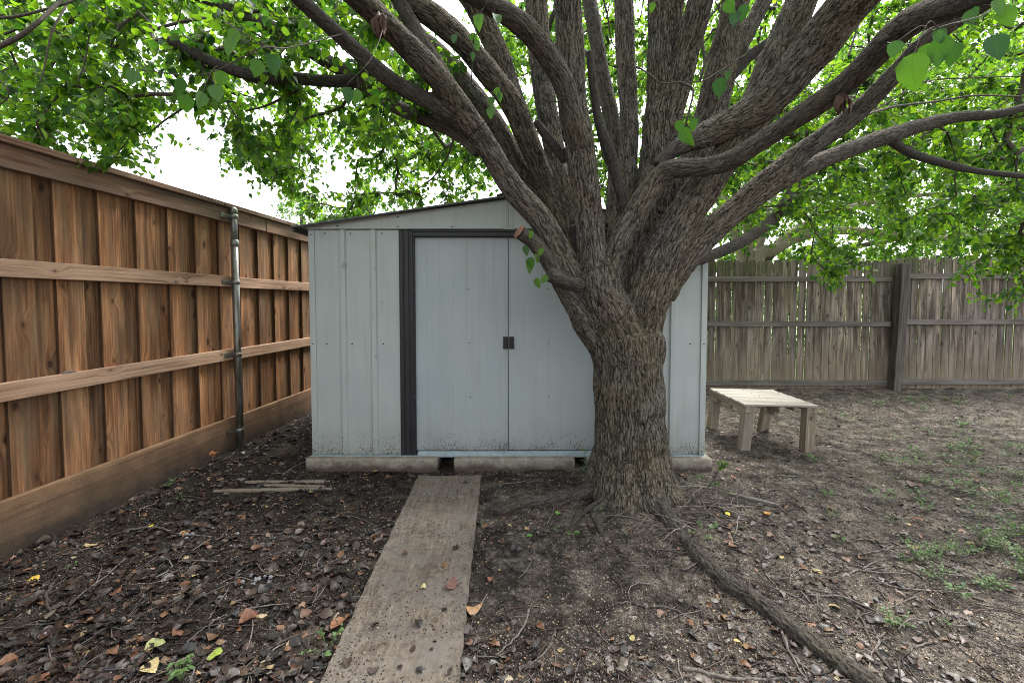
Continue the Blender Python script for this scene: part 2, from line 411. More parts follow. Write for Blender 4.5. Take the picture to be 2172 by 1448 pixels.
def m_ground():
    t = NT('yard_dirt'); geo = t.n('ShaderNodeNewGeometry').outputs['Position']
    sp = t.n('ShaderNodeSeparateXYZ'); t.l(geo, sp.inputs[0])
    big = t.noise(geo, 1.3, 4); med = t.noise(geo, 7, 5, .65); fine = t.noise(geo, 45, 5, .72); grit = t.voro(geo, 150)
    gcol = t.voro(geo, 150, out='Color')
    humus = t.ramp(fine, [(.32, (.009, .0075, .0065)), (.55, (.028, .022, .018)), (.75, (.075, .058, .045))])
    dirt = t.ramp(t.math('ADD', t.math('MULTIPLY', fine, .6), t.math('MULTIPLY', med, .4)), [(.37, (.022, .0185, .016)), (.51, (.104, .088, .072)), (.67, (.30, .258, .212))])
    # humus under the leaf fall on the left, bare paler soil on the right and far
    k = t.math('ADD', t.math('MULTIPLY', sp.outputs['X'], .36), t.math('ADD', t.math('MULTIPLY', sp.outputs['Y'], .06), t.math('MULTIPLY', t.math('SUBTRACT', big, .5), 1.5)))
    k = t.math('ADD', k, t.math('MULTIPLY', t.math('SUBTRACT', med, .5), 1.3))
    col = t.mix(t.ramp(t.math('ADD', k, .19, True), [(.05, 0.0), (.75, 1.0)]), humus, dirt)
    clod = t.ramp(t.math('ADD', t.math('MULTIPLY', med, .6), t.math('MULTIPLY', t.noise(geo, 22, 4, .7), .4)), [(.38, .45), (.56, 1.05)])
    col = t.mix(1.0, col, clod, 'MULTIPLY')
    chip = t.math('MULTIPLY', t.ramp(grit, [(.16, 1.0), (.3, 0.0)]), t.ramp(t.noise(geo, 3.5, 3), [(.42, .15), (.62, .75)]))
    col = t.mix(chip, col, t.mix(t.noise(geo, 90, 2), (.16, .13, .10), (.36, .31, .25)))
    pale = t.ramp(t.noise(geo, 2.1, 4, .6), [(.56, 0.0), (.72, .55)])
    col = t.mix(pale, col, (.17, .135, .10))
    h = t.math('ADD', t.math('MULTIPLY', fine, .8), t.math('ADD', t.math('MULTIPLY', med, .8), t.math('MULTIPLY', t.ramp(grit, [(.1, 1.0), (.4, 0.0)]), .25)))
    return t.done(t.bsdf(col, .95, t.bump(h, .014, 1.0), .2))

M = {}
M['cedar'] = m_wood('cedar_picket_wood', (.080, .032, .014), (.275, .125, .054), (.50, .265, .13), gray=(.22, .155, .095), var=.42, dirt=(.45, 1.0, (.08, .05, .03), .4), stain=.55)
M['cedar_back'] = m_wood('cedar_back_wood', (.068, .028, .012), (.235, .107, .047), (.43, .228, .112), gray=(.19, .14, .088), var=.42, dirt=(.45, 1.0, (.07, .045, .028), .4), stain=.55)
M['cedar_edge_shade'] = m_wood('cedar_sawn_edge_shaded', (.026, .014, .008), (.07, .038, .02), (.12, .066, .036), var=.2, knots=False)  # board edges coloured darker to stand in for the shadow between boards
M['cedar_rail'] = m_wood('cedar_rail_wood', (.20, .11, .066), (.43, .272, .18), (.55, .375, .268), var=.12)
M['cedar_trim'] = m_wood('cedar_trim_wood', (.11, .056, .038), (.25, .145, .098), (.36, .235, .172), var=.12, gray=(.17, .135, .115))
M['kick'] = m_wood('kickboard_wood', (.15, .082, .040), (.275, .160, .086), (.37, .235, .14), var=.1, knots=False, dirt=(.36, .9, (.036, .029, .024), .95))
M['oldwood'] = m_wood('weathered_fence_wood', (.044, .034, .026), (.195, .153, .115), (.44, .37, .29), gray=(.25, .232, .212), var=.62, dirt=(.75, 1.0, (.25, .19, .135), .7), stain=.85, green=.7)
M['oldrail'] = m_wood('weathered_rail_wood', (.07, .058, .048), (.16, .138, .118), (.26, .232, .205), gray=(.19, .18, .172), var=.15, knots=False, stain=.4)
M['oldpost'] = m_wood('old_post_wood', (.035, .028, .022), (.105, .086, .068), (.19, .165, .138), gray=(.13, .12, .112), var=.1, knots=False, stain=.6)
M['bench'] = m_wood('pallet_wood', (.20, .17, .135), (.375, .335, .285), (.51, .465, .41), gray=(.44, .42, .39), var=.15, knots=False, stain=.25)
M['benchleg'] = m_wood('bench_leg_wood', (.12, .094, .064), (.27, .215, .155), (.40, .335, .255), gray=(.30, .27, .23), var=.12, stain=.3)
M['ply'] = None
M['shed'] = m_shed('shed_panel_paint', (.44, .485, .465))
M['door'] = m_shed('shed_door_paint', (.405, .455, .455), dirt=1.0)
M['gable'] = m_shed('shed_gable_paint', (.44, .475, .44), fine=False, dirt=0)
M['bronze'] = m_simple('dark_bronze_trim', (.019, .0185, .021), .5, .1, .3, 14, .0006)
M['base'] = m_simple('shed_base_rail', (.33, .41, .44), .5, .1, .25, 20, .0006)
M['screw'] = m_simple('screw_head', (.05, .05, .05), .4, .7, .1, 50, .0002)
M['roof'] = m_simple('shed_roof_paint', (.18, .20, .20), .5, .2, .3, 16, .001)
M['rooftrim'] = m_simple('roof_edge_paint', (.07, .075, .08), .5, .1, .3, 16, .001)
M['black'] = m_simple('black_plastic', (.006, .0065, .007), .4, 0, .2, 60, .0003)
M['dark'] = m_simple('shed_inside_dark', (.02, .02, .02), .9)
M['galv'] = m_galv(); M['conc'] = m_concrete(); M['bark'] = m_bark()
M['twig'] = m_twig('pear_twig_bark', (.035, .029, .024), (.115, .098, .08))
M['drytwig'] = m_twig('dry_twig_wood', (.06, .05, .043), (.24, .21, .185))
M['paletrunk'] = m_twig('pale_smooth_bark', (.17, .135, .105), (.42, .36, .30))
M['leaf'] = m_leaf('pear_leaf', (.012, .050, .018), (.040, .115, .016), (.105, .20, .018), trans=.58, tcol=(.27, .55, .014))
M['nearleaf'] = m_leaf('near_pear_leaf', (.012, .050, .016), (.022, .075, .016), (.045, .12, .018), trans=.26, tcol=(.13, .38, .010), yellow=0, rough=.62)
M['farleaf'] = m_leaf('far_leaf', (.045, .10, .028), (.07, .15, .035), (.115, .21, .05), trans=.5, tcol=(.34, .62, .08))
M['weed'] = m_leaf('weed_leaf', (.06, .12, .04), (.10, .18, .06), (.16, .26, .09), trans=.35, tcol=(.22, .42, .08))
M['litter'] = m_col('dry_leaf', .40, 0)
M['chip'] = m_col('chips_and_pebbles', .85, 0, .001, 200)
M['deadleaf'] = m_simple('dead_brown_leaf', (.07, .032, .018), .7, 0, .5, 60, .003)
M['ground'] = m_ground()
M['lawn'] = m_simple('lawn_grass', (.10, .17, .03), .9, 0, .4, 8, .01)

def m_ply():
    t = NT('weathered_plywood'); geo = t.n('ShaderNodeNewGeometry').outputs['Position']; wc = t.attr('wc')
    gr = t.noise(t.mapping(wc, (1, 1, .10)), 60, 5, .65, .6); big = t.noise(geo, 5, 5, .6); f = t.noise(geo, 160, 4, .75); sw = t.noise(geo, 12, 5, .7, 2.5)
    col = t.ramp(t.math('ADD', t.math('MULTIPLY', gr, .5), t.math('MULTIPLY', sw, .5)), [(.32, (.048, .037, .029)), (.5, (.165, .132, .103)), (.70, (.31, .26, .21))])
    col = t.mix(t.ramp(big, [(.4, 0.0), (.62, .75)]), col, (.175, .157, .140))
    col = t.mix(t.ramp(t.noise(geo, 9, 5, .7), [(.52, 0.0), (.66, .55)]), col, (.065, .050, .039))
    col = t.mix(t.ramp(f, [(.6, 0.0), (.7, .85)]), col, (.04, .028, .02))
    col = t.mix(t.ramp(t.voro(geo, 120), [(.10, .5), (.17, 0.0)]), col, (.34, .26, .18))
    h = t.math('ADD', t.math('ADD', f, gr), sw)
    return t.done(t.bsdf(col, .88, t.bump(h, .003, .9), .25))
M['ply'] = m_ply()

# ------------------------------------------------------------------ world and sun
SUN_EL, SUN_ROT = math.radians(58), math.radians(38)
wd = bpy.data.worlds.new('World'); scene.world = wd; wd.use_nodes = True
wt = wd.node_tree; wt.nodes.clear()
sky = wt.nodes.new('ShaderNodeTexSky'); sky.sky_type = 'NISHITA'; sky.sun_disc = False
sky.sun_elevation = SUN_EL; sky.sun_rotation = SUN_ROT; sky.air_density = 1.0; sky.dust_density = 4.0; sky.ozone_density = 1.0
hs = wt.nodes.new('ShaderNodeHueSaturation'); hs.inputs['Saturation'].default_value = .24
bg = wt.nodes.new('ShaderNodeBackground'); bg.inputs['Strength'].default_value = .15
wo = wt.nodes.new('ShaderNodeOutputWorld')
wt.links.new(sky.outputs[0], hs.inputs['Color']); wt.links.new(hs.outputs[0], bg.inputs['Color']); wt.links.new(bg.outputs[0], wo.inputs['Surface'])
sl = bpy.data.lights.new('sun', 'SUN'); sl.energy = 1.9; sl.angle = math.radians(18); sl.color = (1, .96, .90)
so = bpy.data.objects.new('sun', sl); COL.objects.link(so)
sd = Vector((math.sin(SUN_ROT) * math.cos(SUN_EL), math.cos(SUN_ROT) * math.cos(SUN_EL), math.sin(SUN_EL)))
so.rotation_euler = sd.to_track_quat('Z', 'Y').to_euler(); so.location = sd * 20
scene.view_settings.view_transform = 'Standard'; scene.view_settings.look = 'None'
scene.view_settings.exposure = 2.06; scene.view_settings.gamma = 1.0
scene.cycles.filter_width = 1.0; scene.cycles.denoising_prefilter = 'NONE'; scene.cycles.max_bounces = 8; scene.cycles.diffuse_bounces = 5; scene.cycles.transmission_bounces = 6; scene.cycles.transparent_max_bounces = 8

# ------------------------------------------------------------------ ground
TX, TY = 0.80, 3.02
def gh(x, y):
    x = np.atleast_1d(np.asarray(x, float)); y = np.atleast_1d(np.asarray(y, float))
    p = np.stack([x, y, np.zeros_like(x)], 1)
    r = np.hypot(x - TX, y - TY)
    h = .022 * perlin(p * 1.1, 1) + .055 * np.exp(-(r / .5) ** 2)
    h += .02 * np.exp(-((y - 6.62) / .22) ** 2) * (x > -1)
    h += .016 * perlin(p * 4.5, 2) + .010 * perlin(p * 13, 3)
    near = np.clip((9 - y) / 3, 0, 1)
    h += near * (.0065 * perlin(p * 34, 4) + .004 * perlin(p * 75, 5))
    # the plank lies flat, the slab row sits level
    inpl = (np.abs(x + .44 - (y - 2.5) * -.02) < .28) & (y < 3.5)
    h = np.where(inpl, np.minimum(h, .004), h)
    sl_ = (x > -1.85) & (x < 1.75) & (y > 3.42) & (y < 6.1)
    h = np.where(sl_, np.minimum(h, .015), h)
    return h


def axis(segs):
    out = []
    for a, b, st in segs: out.append(np.arange(a, b, st))
    out.append([segs[-1][1]]); return np.concatenate(out)
gx = axis([(-150, -30, 20), (-30, -8, 2), (-8, -2.8, .12), (-2.8, 3.0, .018), (3.0, 8.5, .035), (8.5, 14, .3), (14, 40, 2.5), (40, 150, 20)])
gy = axis([(-60, -4, 4), (-4, 1.0, .25), (1.0, 3.7, .017), (3.7, 6.8, .03), (6.8, 12, .3), (12, 40, 3), (40, 300, 25)])
XX, YY = np.meshgrid(gx, gy); nx, ny = len(gx), len(gy)
zz = gh(XX.ravel(), YY.ravel())
ZG = zz.reshape(ny, nx)
def gzs(x, y):
    x = np.atleast_1d(np.asarray(x, float)); y = np.atleast_1d(np.asarray(y, float))
    i = np.clip(np.searchsorted(gx, x) - 1, 0, nx - 2); j = np.clip(np.searchsorted(gy, y) - 1, 0, ny - 2)
    a = (x - gx[i]) / (gx[i + 1] - gx[i]); b = (y - gy[j]) / (gy[j + 1] - gy[j])
    return (ZG[j, i] * (1 - a) + ZG[j, i + 1] * a) * (1 - b) + (ZG[j + 1, i] * (1 - a) + ZG[j + 1, i + 1] * a) * b
def gz(x, y): return float(gzs(x, y)[0])
ii = (np.arange(ny - 1)[:, None] * nx + np.arange(nx - 1)[None, :]).ravel()
me = mesh_np('ground', np.stack([XX.ravel(), YY.ravel(), zz], 1), quads=np.stack([ii, ii + 1, ii + nx + 1, ii + nx], 1), smooth=True)
tag(link('ground', me, M['ground']), 'bare brown dirt yard under the tree, dark and leafy at left, paler at right', 'ground', kind='structure')
lw = MB(); lw.box((0, 53.6, .075), X, Y, Z, 200, 93.4, .03)
tag(lw.build('lawn', M['lawn']), 'green lawn beyond the weathered back fence', 'lawn', kind='structure')

# ------------------------------------------------------------------ cedar fence at the left
L0 = 2.80; K0 = (1163 - 1086) / F
ft = np.array([K0, 1, 0]); ft /= np.linalg.norm(ft); fn_ = np.array([ft[1], -ft[0], 0])
def fpt(y, off, z):                  # along the fence at depth y, off = distance into the yard from the rail face
    return np.array([-L0 + K0 * y, y, 0]) + fn_ * off + Z * z
fence = empty('cedar_fence', fpt(3, 0, 0))
tag(fence, 'new brown cedar board fence with rails, top cap and kickboard on the left', 'fence', kind='thing')
PITCH = .262
y0f = -0.9; nb = 30
# phase: a raised board's near edge stands at photo x=229
ph = L0 * F / (1163 - 229.)
mb = MB(); mbk = MB()
for k in range(-15, 13):
    y = ph + k * PITCH
    if y < -1.2 or y > 6.7: continue
    w = .152 + random.uniform(-.006, .006)
    ct = fpt(y + w / 2, -.052 + random.uniform(-.003, .003), 1.06)
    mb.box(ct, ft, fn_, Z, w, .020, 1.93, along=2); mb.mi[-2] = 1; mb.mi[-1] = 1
    w2 = .205
    c2 = fpt(y + PITCH / 2 + w / 2 + random.uniform(-.008, .008), -.0765 + random.uniform(-.002, .002), 1.06)
    mbk.box(c2, ft, fn_, Z, w2, .017, 1.93, along=2)
mb.build('front_picket', [M['cedar'], M['cedar_edge_shade']], fence, .0015)
mbk.build('back_picket', M['cedar_back'], fence, .0025)
py = L0 * F / (1163 - 497.)          # joint of the rails beside the steel post
def rail(name, z0, z1, thick, off, mat, ya, yb, along_jit=0):
    r = MB(); ln = yb - ya
    r.box(fpt((ya + yb) / 2, off, (z0 + z1) / 2), ft, fn_, Z, ln, thick, z1 - z0, along=0)
    return r.build(name, mat, fence, .004, 2)
for (ya, yb) in ((-1.2, py - 2.45), (py - 2.444, py - .004), (py + .004, 6.72)):
    dz = random.uniform(-.004, .004)
    rail('rail', 1.440 + dz, 1.535 + dz, .040, -.021, M['cedar_rail'], ya, yb)
    rail('rail', .797 + dz, .893 + dz, .040, -.021, M['cedar_rail'], ya, yb)
    rail('kickboard', -.06, .285 + dz, .038, -.019, M['kick'], ya, yb)
for (ya, yb) in ((-1.2, 1.1), (1.104, 4.55), (4.554, 6.72)):
    rail('trim_board', 2.006, 2.126, .038, -.020, M['cedar_trim'], ya, yb)
for (ya, yb) in ((-1.2, 2.72), (2.726, 3.93), (3.936, 6.72)):
    rail('cap_board', 2.129, 2.165, .15, -.045, M['cedar_trim'], ya, yb)

def steel_post(y):
    p = empty('fence_post', fpt(y, .034, 0))
    tag(p, 'round galvanized steel post clamped to the cedar fence rails', 'post')
    mbp = MB(); mbp.tube([fpt(y, .036, -.1), fpt(y, .034, 1.0), fpt(y, .031, 1.83)], [.0295] * 3, 20); mbp.build('lower_pipe', M['galv'], p)
    mbp = MB(); mbp.tube([fpt(y, .031, 1.80), fpt(y, .031, 1.802), fpt(y, .031, 1.855), fpt(y, .031, 1.857)], [.029, .034, .034, .029], 20); mbp.build('coupling', M['galv'], p)
    mbp = MB(); mbp.tube([fpt(y, .031, 1.85), fpt(y, .030, 2.10)], [.0265] * 2, 20); mbp.build('upper_pipe', M['galv'], p)
    mbp = MB(); mbp.tube([fpt(y, .030, 2.085), fpt(y, .030, 2.118), fpt(y, .030, 2.135), fpt(y, .030, 2.146)], [.032, .032, .024, .008], 20); mbp.build('post_cap', M['galv'], p)
    for z in (2.06, 1.485, .845, .165):
        q = MB()
        q.tube([fpt(y, .033, z - .018), fpt(y, .033, z - .017), fpt(y, .033, z + .017), fpt(y, .033, z + .018)], [.030, .0335, .0335, .030], 20)
        q.box(fpt(y - .075, .004, z), ft, fn_, Z, .095, .005, .034)
        q.box(fpt(y - .036, .018, z), ft, fn_, Z, .006, .03, .034)
        q.tube([fpt(y - .085, .004, z), fpt(y - .085, .016, z)], [.008, .008], 6)
        q.tube([fpt(y - .055, .004, z), fpt(y - .055, .016, z)], [.006, .006], 6)
        q.build('clamp', M['galv'], p)
    return p
steel_post(2.76 * F / (1163 - 503.5))

# ------------------------------------------------------------------ weathered back fence
YB = 6.70
bf = empty('weathered_fence', (4, YB, 0))
tag(bf, 'old grey dog-eared picket fence across the back of the yard', 'fence', kind='thing')
mb = MB(); x = -2.15; prev = 0
PXP = P(1897, 640, YB)[0]
while x < 9.8:
    w = .108 + random.uniform(-.004, .008)
    gap = random.choice([.001, .002, .004, .006, .008, .010, .013, .015])
    side = x > PXP
    top = 1.915 + (.035 if side else 0) + random.uniform(-.012, .012); bot = .0 + random.uniform(-.02, .03)
    c = .022; poly = [(0, bot), (w, bot), (w, top - c * 1.3), (w - c, top), (c, top), (0, top - c * 1.3)]
    tl = random.uniform(-.004, .004)
    ex = np.array([math.cos(tl), 0, math.sin(tl)]); ez = np.array([-math.sin(tl), 0, math.cos(tl)])
    mb.prism(poly, ex, ez, Y, (x, YB + random.uniform(0, .006), 0), .016)
    x += w + gap
mb.build('picket_panel', M['oldwood'], bf, .002)
def zb(v): return float(P(1700, v, YB - .03)[2])
for (xa, xb, vs) in ((-2.1, PXP - .07, ((587, 597), (682, 692), (807, 817))), (PXP + .075, 9.8, ((581, 591), (678, 688), (804, 814)))):
    for (va, vb) in vs:
        r = MB(); za, zc = zb(vb), zb(va); dz = random.uniform(-.008, .008)
        ex = np.array([xb - xa, 0, dz]); ln = np.linalg.norm(ex); ex /= ln; ez = np.array([-ex[2], 0, ex[0]])
        r.box(((xa + xb) / 2, YB - .021, (za + zc) / 2), ex, Y, ez, ln, .04, .078, along=0)
        r.build('rail', M['oldrail'], bf, .004)
pm = MB(); tl = .035; ez = np.array([math.sin(tl), 0, math.cos(tl)]); ex = np.array([math.cos(tl), 0, -math.sin(tl)])
pm.box(np.array([PXP, YB - .095, .87]), ex, Y, ez, .125, .125, 1.98, along=2)
pm.build('post', M['oldpost'], bf, .008, 2)

# ------------------------------------------------------------------ shed
YS = 3.57
def sx(u): return (u - 1086) / F * YS
def sz(v): return float(P(1086, v, YS)[2])
shed = empty('garden_shed', (sx(1078), YS, .1))
tag(shed, 'pale grey metal garden shed with double sliding doors and low gable', 'shed')
zb0, zt = sz(966), sz(488); XL, XR = sx(658), sx(1499); XC = (XL + XR) / 2; DEP = 2.35
def profile_panel(name, x0, x1, ribs, z0, z1, mat, yf=YS, rib_w=.036, rib_h=.019, parent=None, screws=(), back=.02, screw_m=None, lean=0):
    m = MB(); pts = [(x0, 0)]
    for r in ribs:
        pts += [(r - rib_w / 2 - .008, 0), (r - rib_w / 2, -rib_h), (r + rib_w / 2, -rib_h), (r + rib_w / 2 + .008, 0)]
    pts += [(x1, 0), (x1, back), (x0, back)]
    m.prism(pts, X, Y, Z, (0, yf, z0), z1 - z0, along=2)
    for (px, pz) in screws:
        m.tube([(px, yf - .0045, pz), (px, yf - .004, pz), (px, yf + .003, pz)], [.003, .0055, .0055], 8, mi=1)
    return m.build(name, [mat, M['screw']], parent if parent is not None else shed)
def mir(u): return 2 * 1078.5 - u
rows = [sz(495), sz(729), sz(950)]
scl = [(sx(u), z) for u in (692, 746, 812) for z in rows[:2]]
profile_panel('wall_panel', sx(668), sx(849), [sx(729.5), sx(794)], zb0 + .012, zt, M['shed'], screws=scl)
scr = [(sx(u), z) for u in (mir(692), mir(746), mir(812)) for z in rows[:2]]
profile_panel('wall_panel', sx(mir(849)), sx(mir(668)), [sx(mir(794)), sx(mir(729.5))], zb0 + .012, zt, M['shed'], screws=scr)
for (a, b, sg) in ((XL, sx(670), 1), (sx(mir(670)), XR, -1)):
    m = MB(); m.box(((a + b) / 2, YS + .008, (zb0 + zt) / 2 + .006), X, Y, Z, abs(b - a), .04, zt - zb0 - .012, along=2)
    for zz_ in (rows[0] - .01, rows[1], rows[2] - .02): m.tube([((a + b) / 2, YS - .016, zz_), ((a + b) / 2, YS - .008, zz_)], [.0055, .0055], 8, mi=1)
    m.build('corner_trim', [M['shed'], M['screw']], shed, .004, 2)
for (xa) in (XL + .012, XR - .012):
    m = MB(); pts = [(0, 0)]; k = .12
    sgn = -1 if xa < 0 else 1
    while k < DEP - .1:
        pts += [(k, 0), (k + .008, sgn * .012), (k + .045, sgn * .012), (k + .053, 0)]; k += .24
    pts += [(DEP, 0), (DEP, -sgn * .015), (0, -sgn * .015)]
    m.prism(pts, Y, X, Z, (xa, YS + .03, zb0 + .012), zt - zb0 - .012, along=2)
    m.build('side_wall', M['shed'], shed)
m = MB(); m.box((XC, YS + DEP + .03, (zb0 + zt) / 2), X, Y, Z, XR - XL - .05, .02, zt - zb0, along=2); m.build('back_wall', M['shed'], shed)
# dark door frame
for (ua, ub) in ((848, 880.5), (mir(880.5), mir(848))):
    m = MB(); a, b = sx(ua), sx(ub); w = b - a
    m.box(((a + b) / 2, YS + .004, (zb0 + zt) / 2), X, Y, Z, w, .03, zt - zb0 - .004, along=2)
    for q, wd_ in ((.17, .028), (.50, .032), (.84, .018)):
        m.box((a + w * q, YS - .014, (zb0 + zt) / 2), X, Y, Z, wd_, .012, zt - zb0 - .012, along=2)
    for zz_ in (sz(615), sz(729), sz(840)):
        for q in (.05, .95): m.tube([(a + w * q, YS - .019, zz_), (a + w * q, YS - .01, zz_)], [.0055, .0055], 8, mi=1)
    m.build('door_jamb', [M['bronze'], M['galv']], shed, .002)
m = MB(); a, b = sx(880.5) + .001, sx(mir(880.5)) - .001
m.box(((a + b) / 2, YS - .004, (sz(489) + sz(502)) / 2), X, Y, Z, b - a, .045, sz(489) - sz(502), along=0)
m.box(((a + b) / 2, YS - .032, sz(491)), X, Y, Z, b - a, .012, .012, along=0)
m.build('door_header', M['bronze'], shed, .002)
# sliding doors
for side in (0, 1):
    ua, ub = (880.5, 1077.2) if side == 0 else (1078.8, mir(880.5))
    a, b = sx(ua), sx(ub); z0, z1 = sz(956), sz(502.5)
    d = MB(); n = 7; step = 28.4 / F * YS
    edges = [a]
    ks = [880.5 + 24 + 28.4 * i for i in range(7)] if side == 0 else [1078.8 + 30 + 28.4 * i for i in range(6)]
    pts = [(a, 0)]
    for i, k in enumerate(ks):
        xk = sx(k)
        if xk > b - .02: break
        pts += [(xk - .007, .0), (xk - .001, -.0012), (xk + .001, 0)]
    pts += [(b - .012, 0), (b - .010, -.004), (b, -.004), (b, .022), (a, .022)] if side == 0 else [(b, 0), (b, .022), (a, .022), (a, -.004)]
    if side == 1: pts[0:1] = [(a + .010, -.004), (a + .012, 0)]
    d.prism(pts, X, Y, Z, (0, YS + .020 + (.0 if side == 0 else .004), z0), z1 - z0, along=2)
    us = 995 if side == 0 else 1164
    for v in (612, 728, 843): d.tube([(sx(us + (v - 728) * .012), YS + .0165, sz(v)), (sx(us + (v - 728) * .012), YS + .024, sz(v))], [.0045, .0045], 8, mi=1)
    do = d.build('door', [M['door'], M['screw']], shed)
    hx = sx(1072.3 if side == 0 else 1085.2); hz = sz(727); yy = YS + .012
    h = MB(); h.box((hx, yy, hz), X, Y, Z, .038, .008, .096)
    for q in (-1, 1): h.box((hx, yy - .009, hz + q * .040), X, Y, Z, .030, .012, .010)
    h.box((hx + (.008 if side == 0 else -.008), yy - .014, hz), X, Y, Z, .012, .010, .082)
    for q in (-1, 1):
        for s_ in (-1, 1): h.tube([(hx + s_ * .013, yy - .0065, hz + q * .042), (hx + s_ * .013, yy, hz + q * .042)], [.0035, .0035], 6, mi=1)
    h.build('handle', [M['black'], M['galv']], do, .0015)
# base rail
m = MB(); m.box((XC, YS - .002, zb0 + .004), X, Y, Z, XR - XL + .01, .06, .010, along=0)
m.box(((sx(885) + sx(mir(885))) / 2, YS - .018, (sz(956.5) + sz(966)) / 2 + .006), X, Y, Z, sx(mir(885)) - sx(885), .03, sz(956.5) - sz(966) - .002, along=0)
m.build('base_rail', M['base'], shed, .002)
# gable, two sheets that meet under the peak
zp = sz(423)
for s in (-1, 1):
    m = MB(); xe = XC + s * (XC - XL + .012)
    zc = zt + .003; d0 = .030
    poly = [(XC + s * .0008, zc), (xe, zc), (xe, zc + .030), (XC + s * .0008, zp)]
    m.prism(poly, X, Z, Y, (0, YS - .012, 0), .014, along=0)
    fl = [(XC + s * .03, zc + .030), (xe - s * .02, zc + .012), (xe - s * .02, zc + .002), (XC + s * .03, zc + .002)]
    m.box(((XC + xe) / 2 + s * .015, YS - .016, zc + .010), X, Y, Z, abs(xe - XC) - .05, .012, .012, along=0)
    m.box((XC + s * .022, YS - .015, (zc + zp) / 2), X, Y, Z, .012, .008, zp - zc - .04)
    for (u, v) in ((847, 461), (847, 482), (720, 480), (960, 482)):
        uu = u if s < 0 else mir(u)
        m.tube([(sx(uu), YS - .026 if v > 479 else YS - .018, sz(v)), (sx(uu), YS - .01, sz(v))], [.0055, .0055], 8, mi=1)
    m.build('gable_panel', [M['gable'], M['screw']], shed, .0015)
# roof: two corrugated slopes with a dark edge and a ridge cap
for s in (-1, 1):
    xe = XC + s * (XC - XL + .10); z_e = sz(488) + .018; z_r = sz(418)
    d = np.array([xe - XC, 0, z_e - z_r]); ln = np.linalg.norm(d); d /= ln; nrm = np.array([-d[2], 0, d[0]]) * (1 if s > 0 else -1)
    m = MB(); pts = [(0, 0)]; k = .15
    while k < DEP + .05:
        pts += [(k, 0), (k + .012, .018), (k + .05, .018), (k + .062, 0)]; k += .21
    pts += [(DEP + .15, 0), (DEP + .15, -.003), (0, -.003)]
    m.prism(pts, Y, nrm, d, (XC, YS - .075, z_r), ln, along=2)
    m.build('roof_panel', M['roof'], shed)
    m = MB(); m.box(np.array([XC, YS - .068, z_r]) + d * ln / 2 - nrm * .006, d, Y, nrm, ln + .004, .016, .015, along=0)
    m.box(np.array([xe, YS + DEP / 2, z_e - .012]), d, Y, nrm, .018, DEP + .12, .05, along=1)
    m.build('roof_trim', M['rooftrim'], shed, .003)
m = MB(); m.prism([(-.09, -.020), (0, .004), (.09, -.020), (.09, -.012), (0, .014), (-.09, -.012)], X, Z, Y, (XC, YS - .08, sz(418) + .014), DEP + .16, along=2)
m.build('ridge_cap', M['roof'], shed)
m = MB(); m.box((XC, YS + .075, (zb0 + zt) / 2), X, Y, Z, XR - XL - .1, .02, zt - zb0 - .02); m.box((XC, YS + .06, (zt + sz(430)) / 2), X, Y, Z, 1.6, .02, .12); m.build('light_block_plate', M['dark'], shed)  # added dark plates that stop light leaking through the door gap
m = MB(); m.box((XC, YS + DEP / 2 + .1, zb0 - .006), X, Y, Z, XR - XL - .1, DEP - .2, .01); m.build('floor', M['dark'], shed)

# concrete slabs under the shed
slabs = [(640, 925, 'stained concrete slab under the left shed panel'), (960, 1222, 'mossy concrete slab under the sliding doors, middle of three'), (1247, 1519, 'chipped pale concrete slab behind the tree trunk under the shed')]
for (ua, ub, lb) in slabs:
    yb_ = 3.475; a = (ua - 1086) / F * yb_; b = (ub - 1086) / F * yb_
    m = MB(); m.box(((a + b) / 2, yb_ + .42, .025), X, Y, Z, b - a, .84, .146)
    o = m.build('concrete_slab', M['conc'], None, .018, 3); tag(o, lb, 'slab', 'concrete slabs carrying the shed')

# ------------------------------------------------------------------ plywood path
pl = MB(); a0, a1 = G(885, 1008, .02), G(1023, 1006, .02); b0, b1 = G(684, 1450, .02), G(969, 1450, .02)
dirv = ((b0 + b1) / 2 - (a0 + a1) / 2); dirv[2] = 0; ln = np.linalg.norm(dirv); dirv /= ln; perp = np.array([-dirv[1], dirv[0], 0])
wpl = (np.linalg.norm(a1 - a0) + np.linalg.norm(b1 - b0)) / 2 * .995
cpl = (a0 + a1) / 2 + dirv * 1.22; cpl[2] = .011
nxp, nyp = 14, 60; vs = []; wc = []
for side in (1, -1):
    for j in range(nyp + 1):
        for i in range(nxp + 1):
            a = (i / nxp - .5) * wpl; b = (j / nyp - .5) * 2.44
            if i in (0, nxp): a += .003 * math.sin(j * 1.7) + random.uniform(-.002, .002)
            if j in (0, nyp): b += random.uniform(-.004, .004)
            p = cpl + perp * a + dirv * b; p[2] += side * .009 + .008 * math.sin(b * 1.9 + 1) * .6 + (.006 * (abs(a) / (wpl / 2)) ** 3)
            vs.append(p); wc.append((a + 5, side * .009, b + 9))
fs = []; off = (nxp + 1) * (nyp + 1)
for j in range(nyp):
    for i in range(nxp):
        q = j * (nxp + 1) + i; fs.append((q, q + 1, q + nxp + 2, q + nxp + 1)); fs.append((off + q, off + q + nxp + 1, off + q + nxp + 2, off + q + 1))
for j in range(nyp):
    for i in (0, nxp):
        q = j * (nxp + 1) + i; fs.append((q, q + nxp + 1, off + q + nxp + 1, off + q))
for i in range(nxp):
    for j in (0, nyp):
        q = j * (nxp + 1) + i; fs.append((q, q + 1, off + q + 1, off + q))
pl.add(vs, fs, wc, .5)
tag(pl.build('plywood_plank', M['ply']), 'long weathered plywood board laid on the dirt up to the shed doors', 'plank')
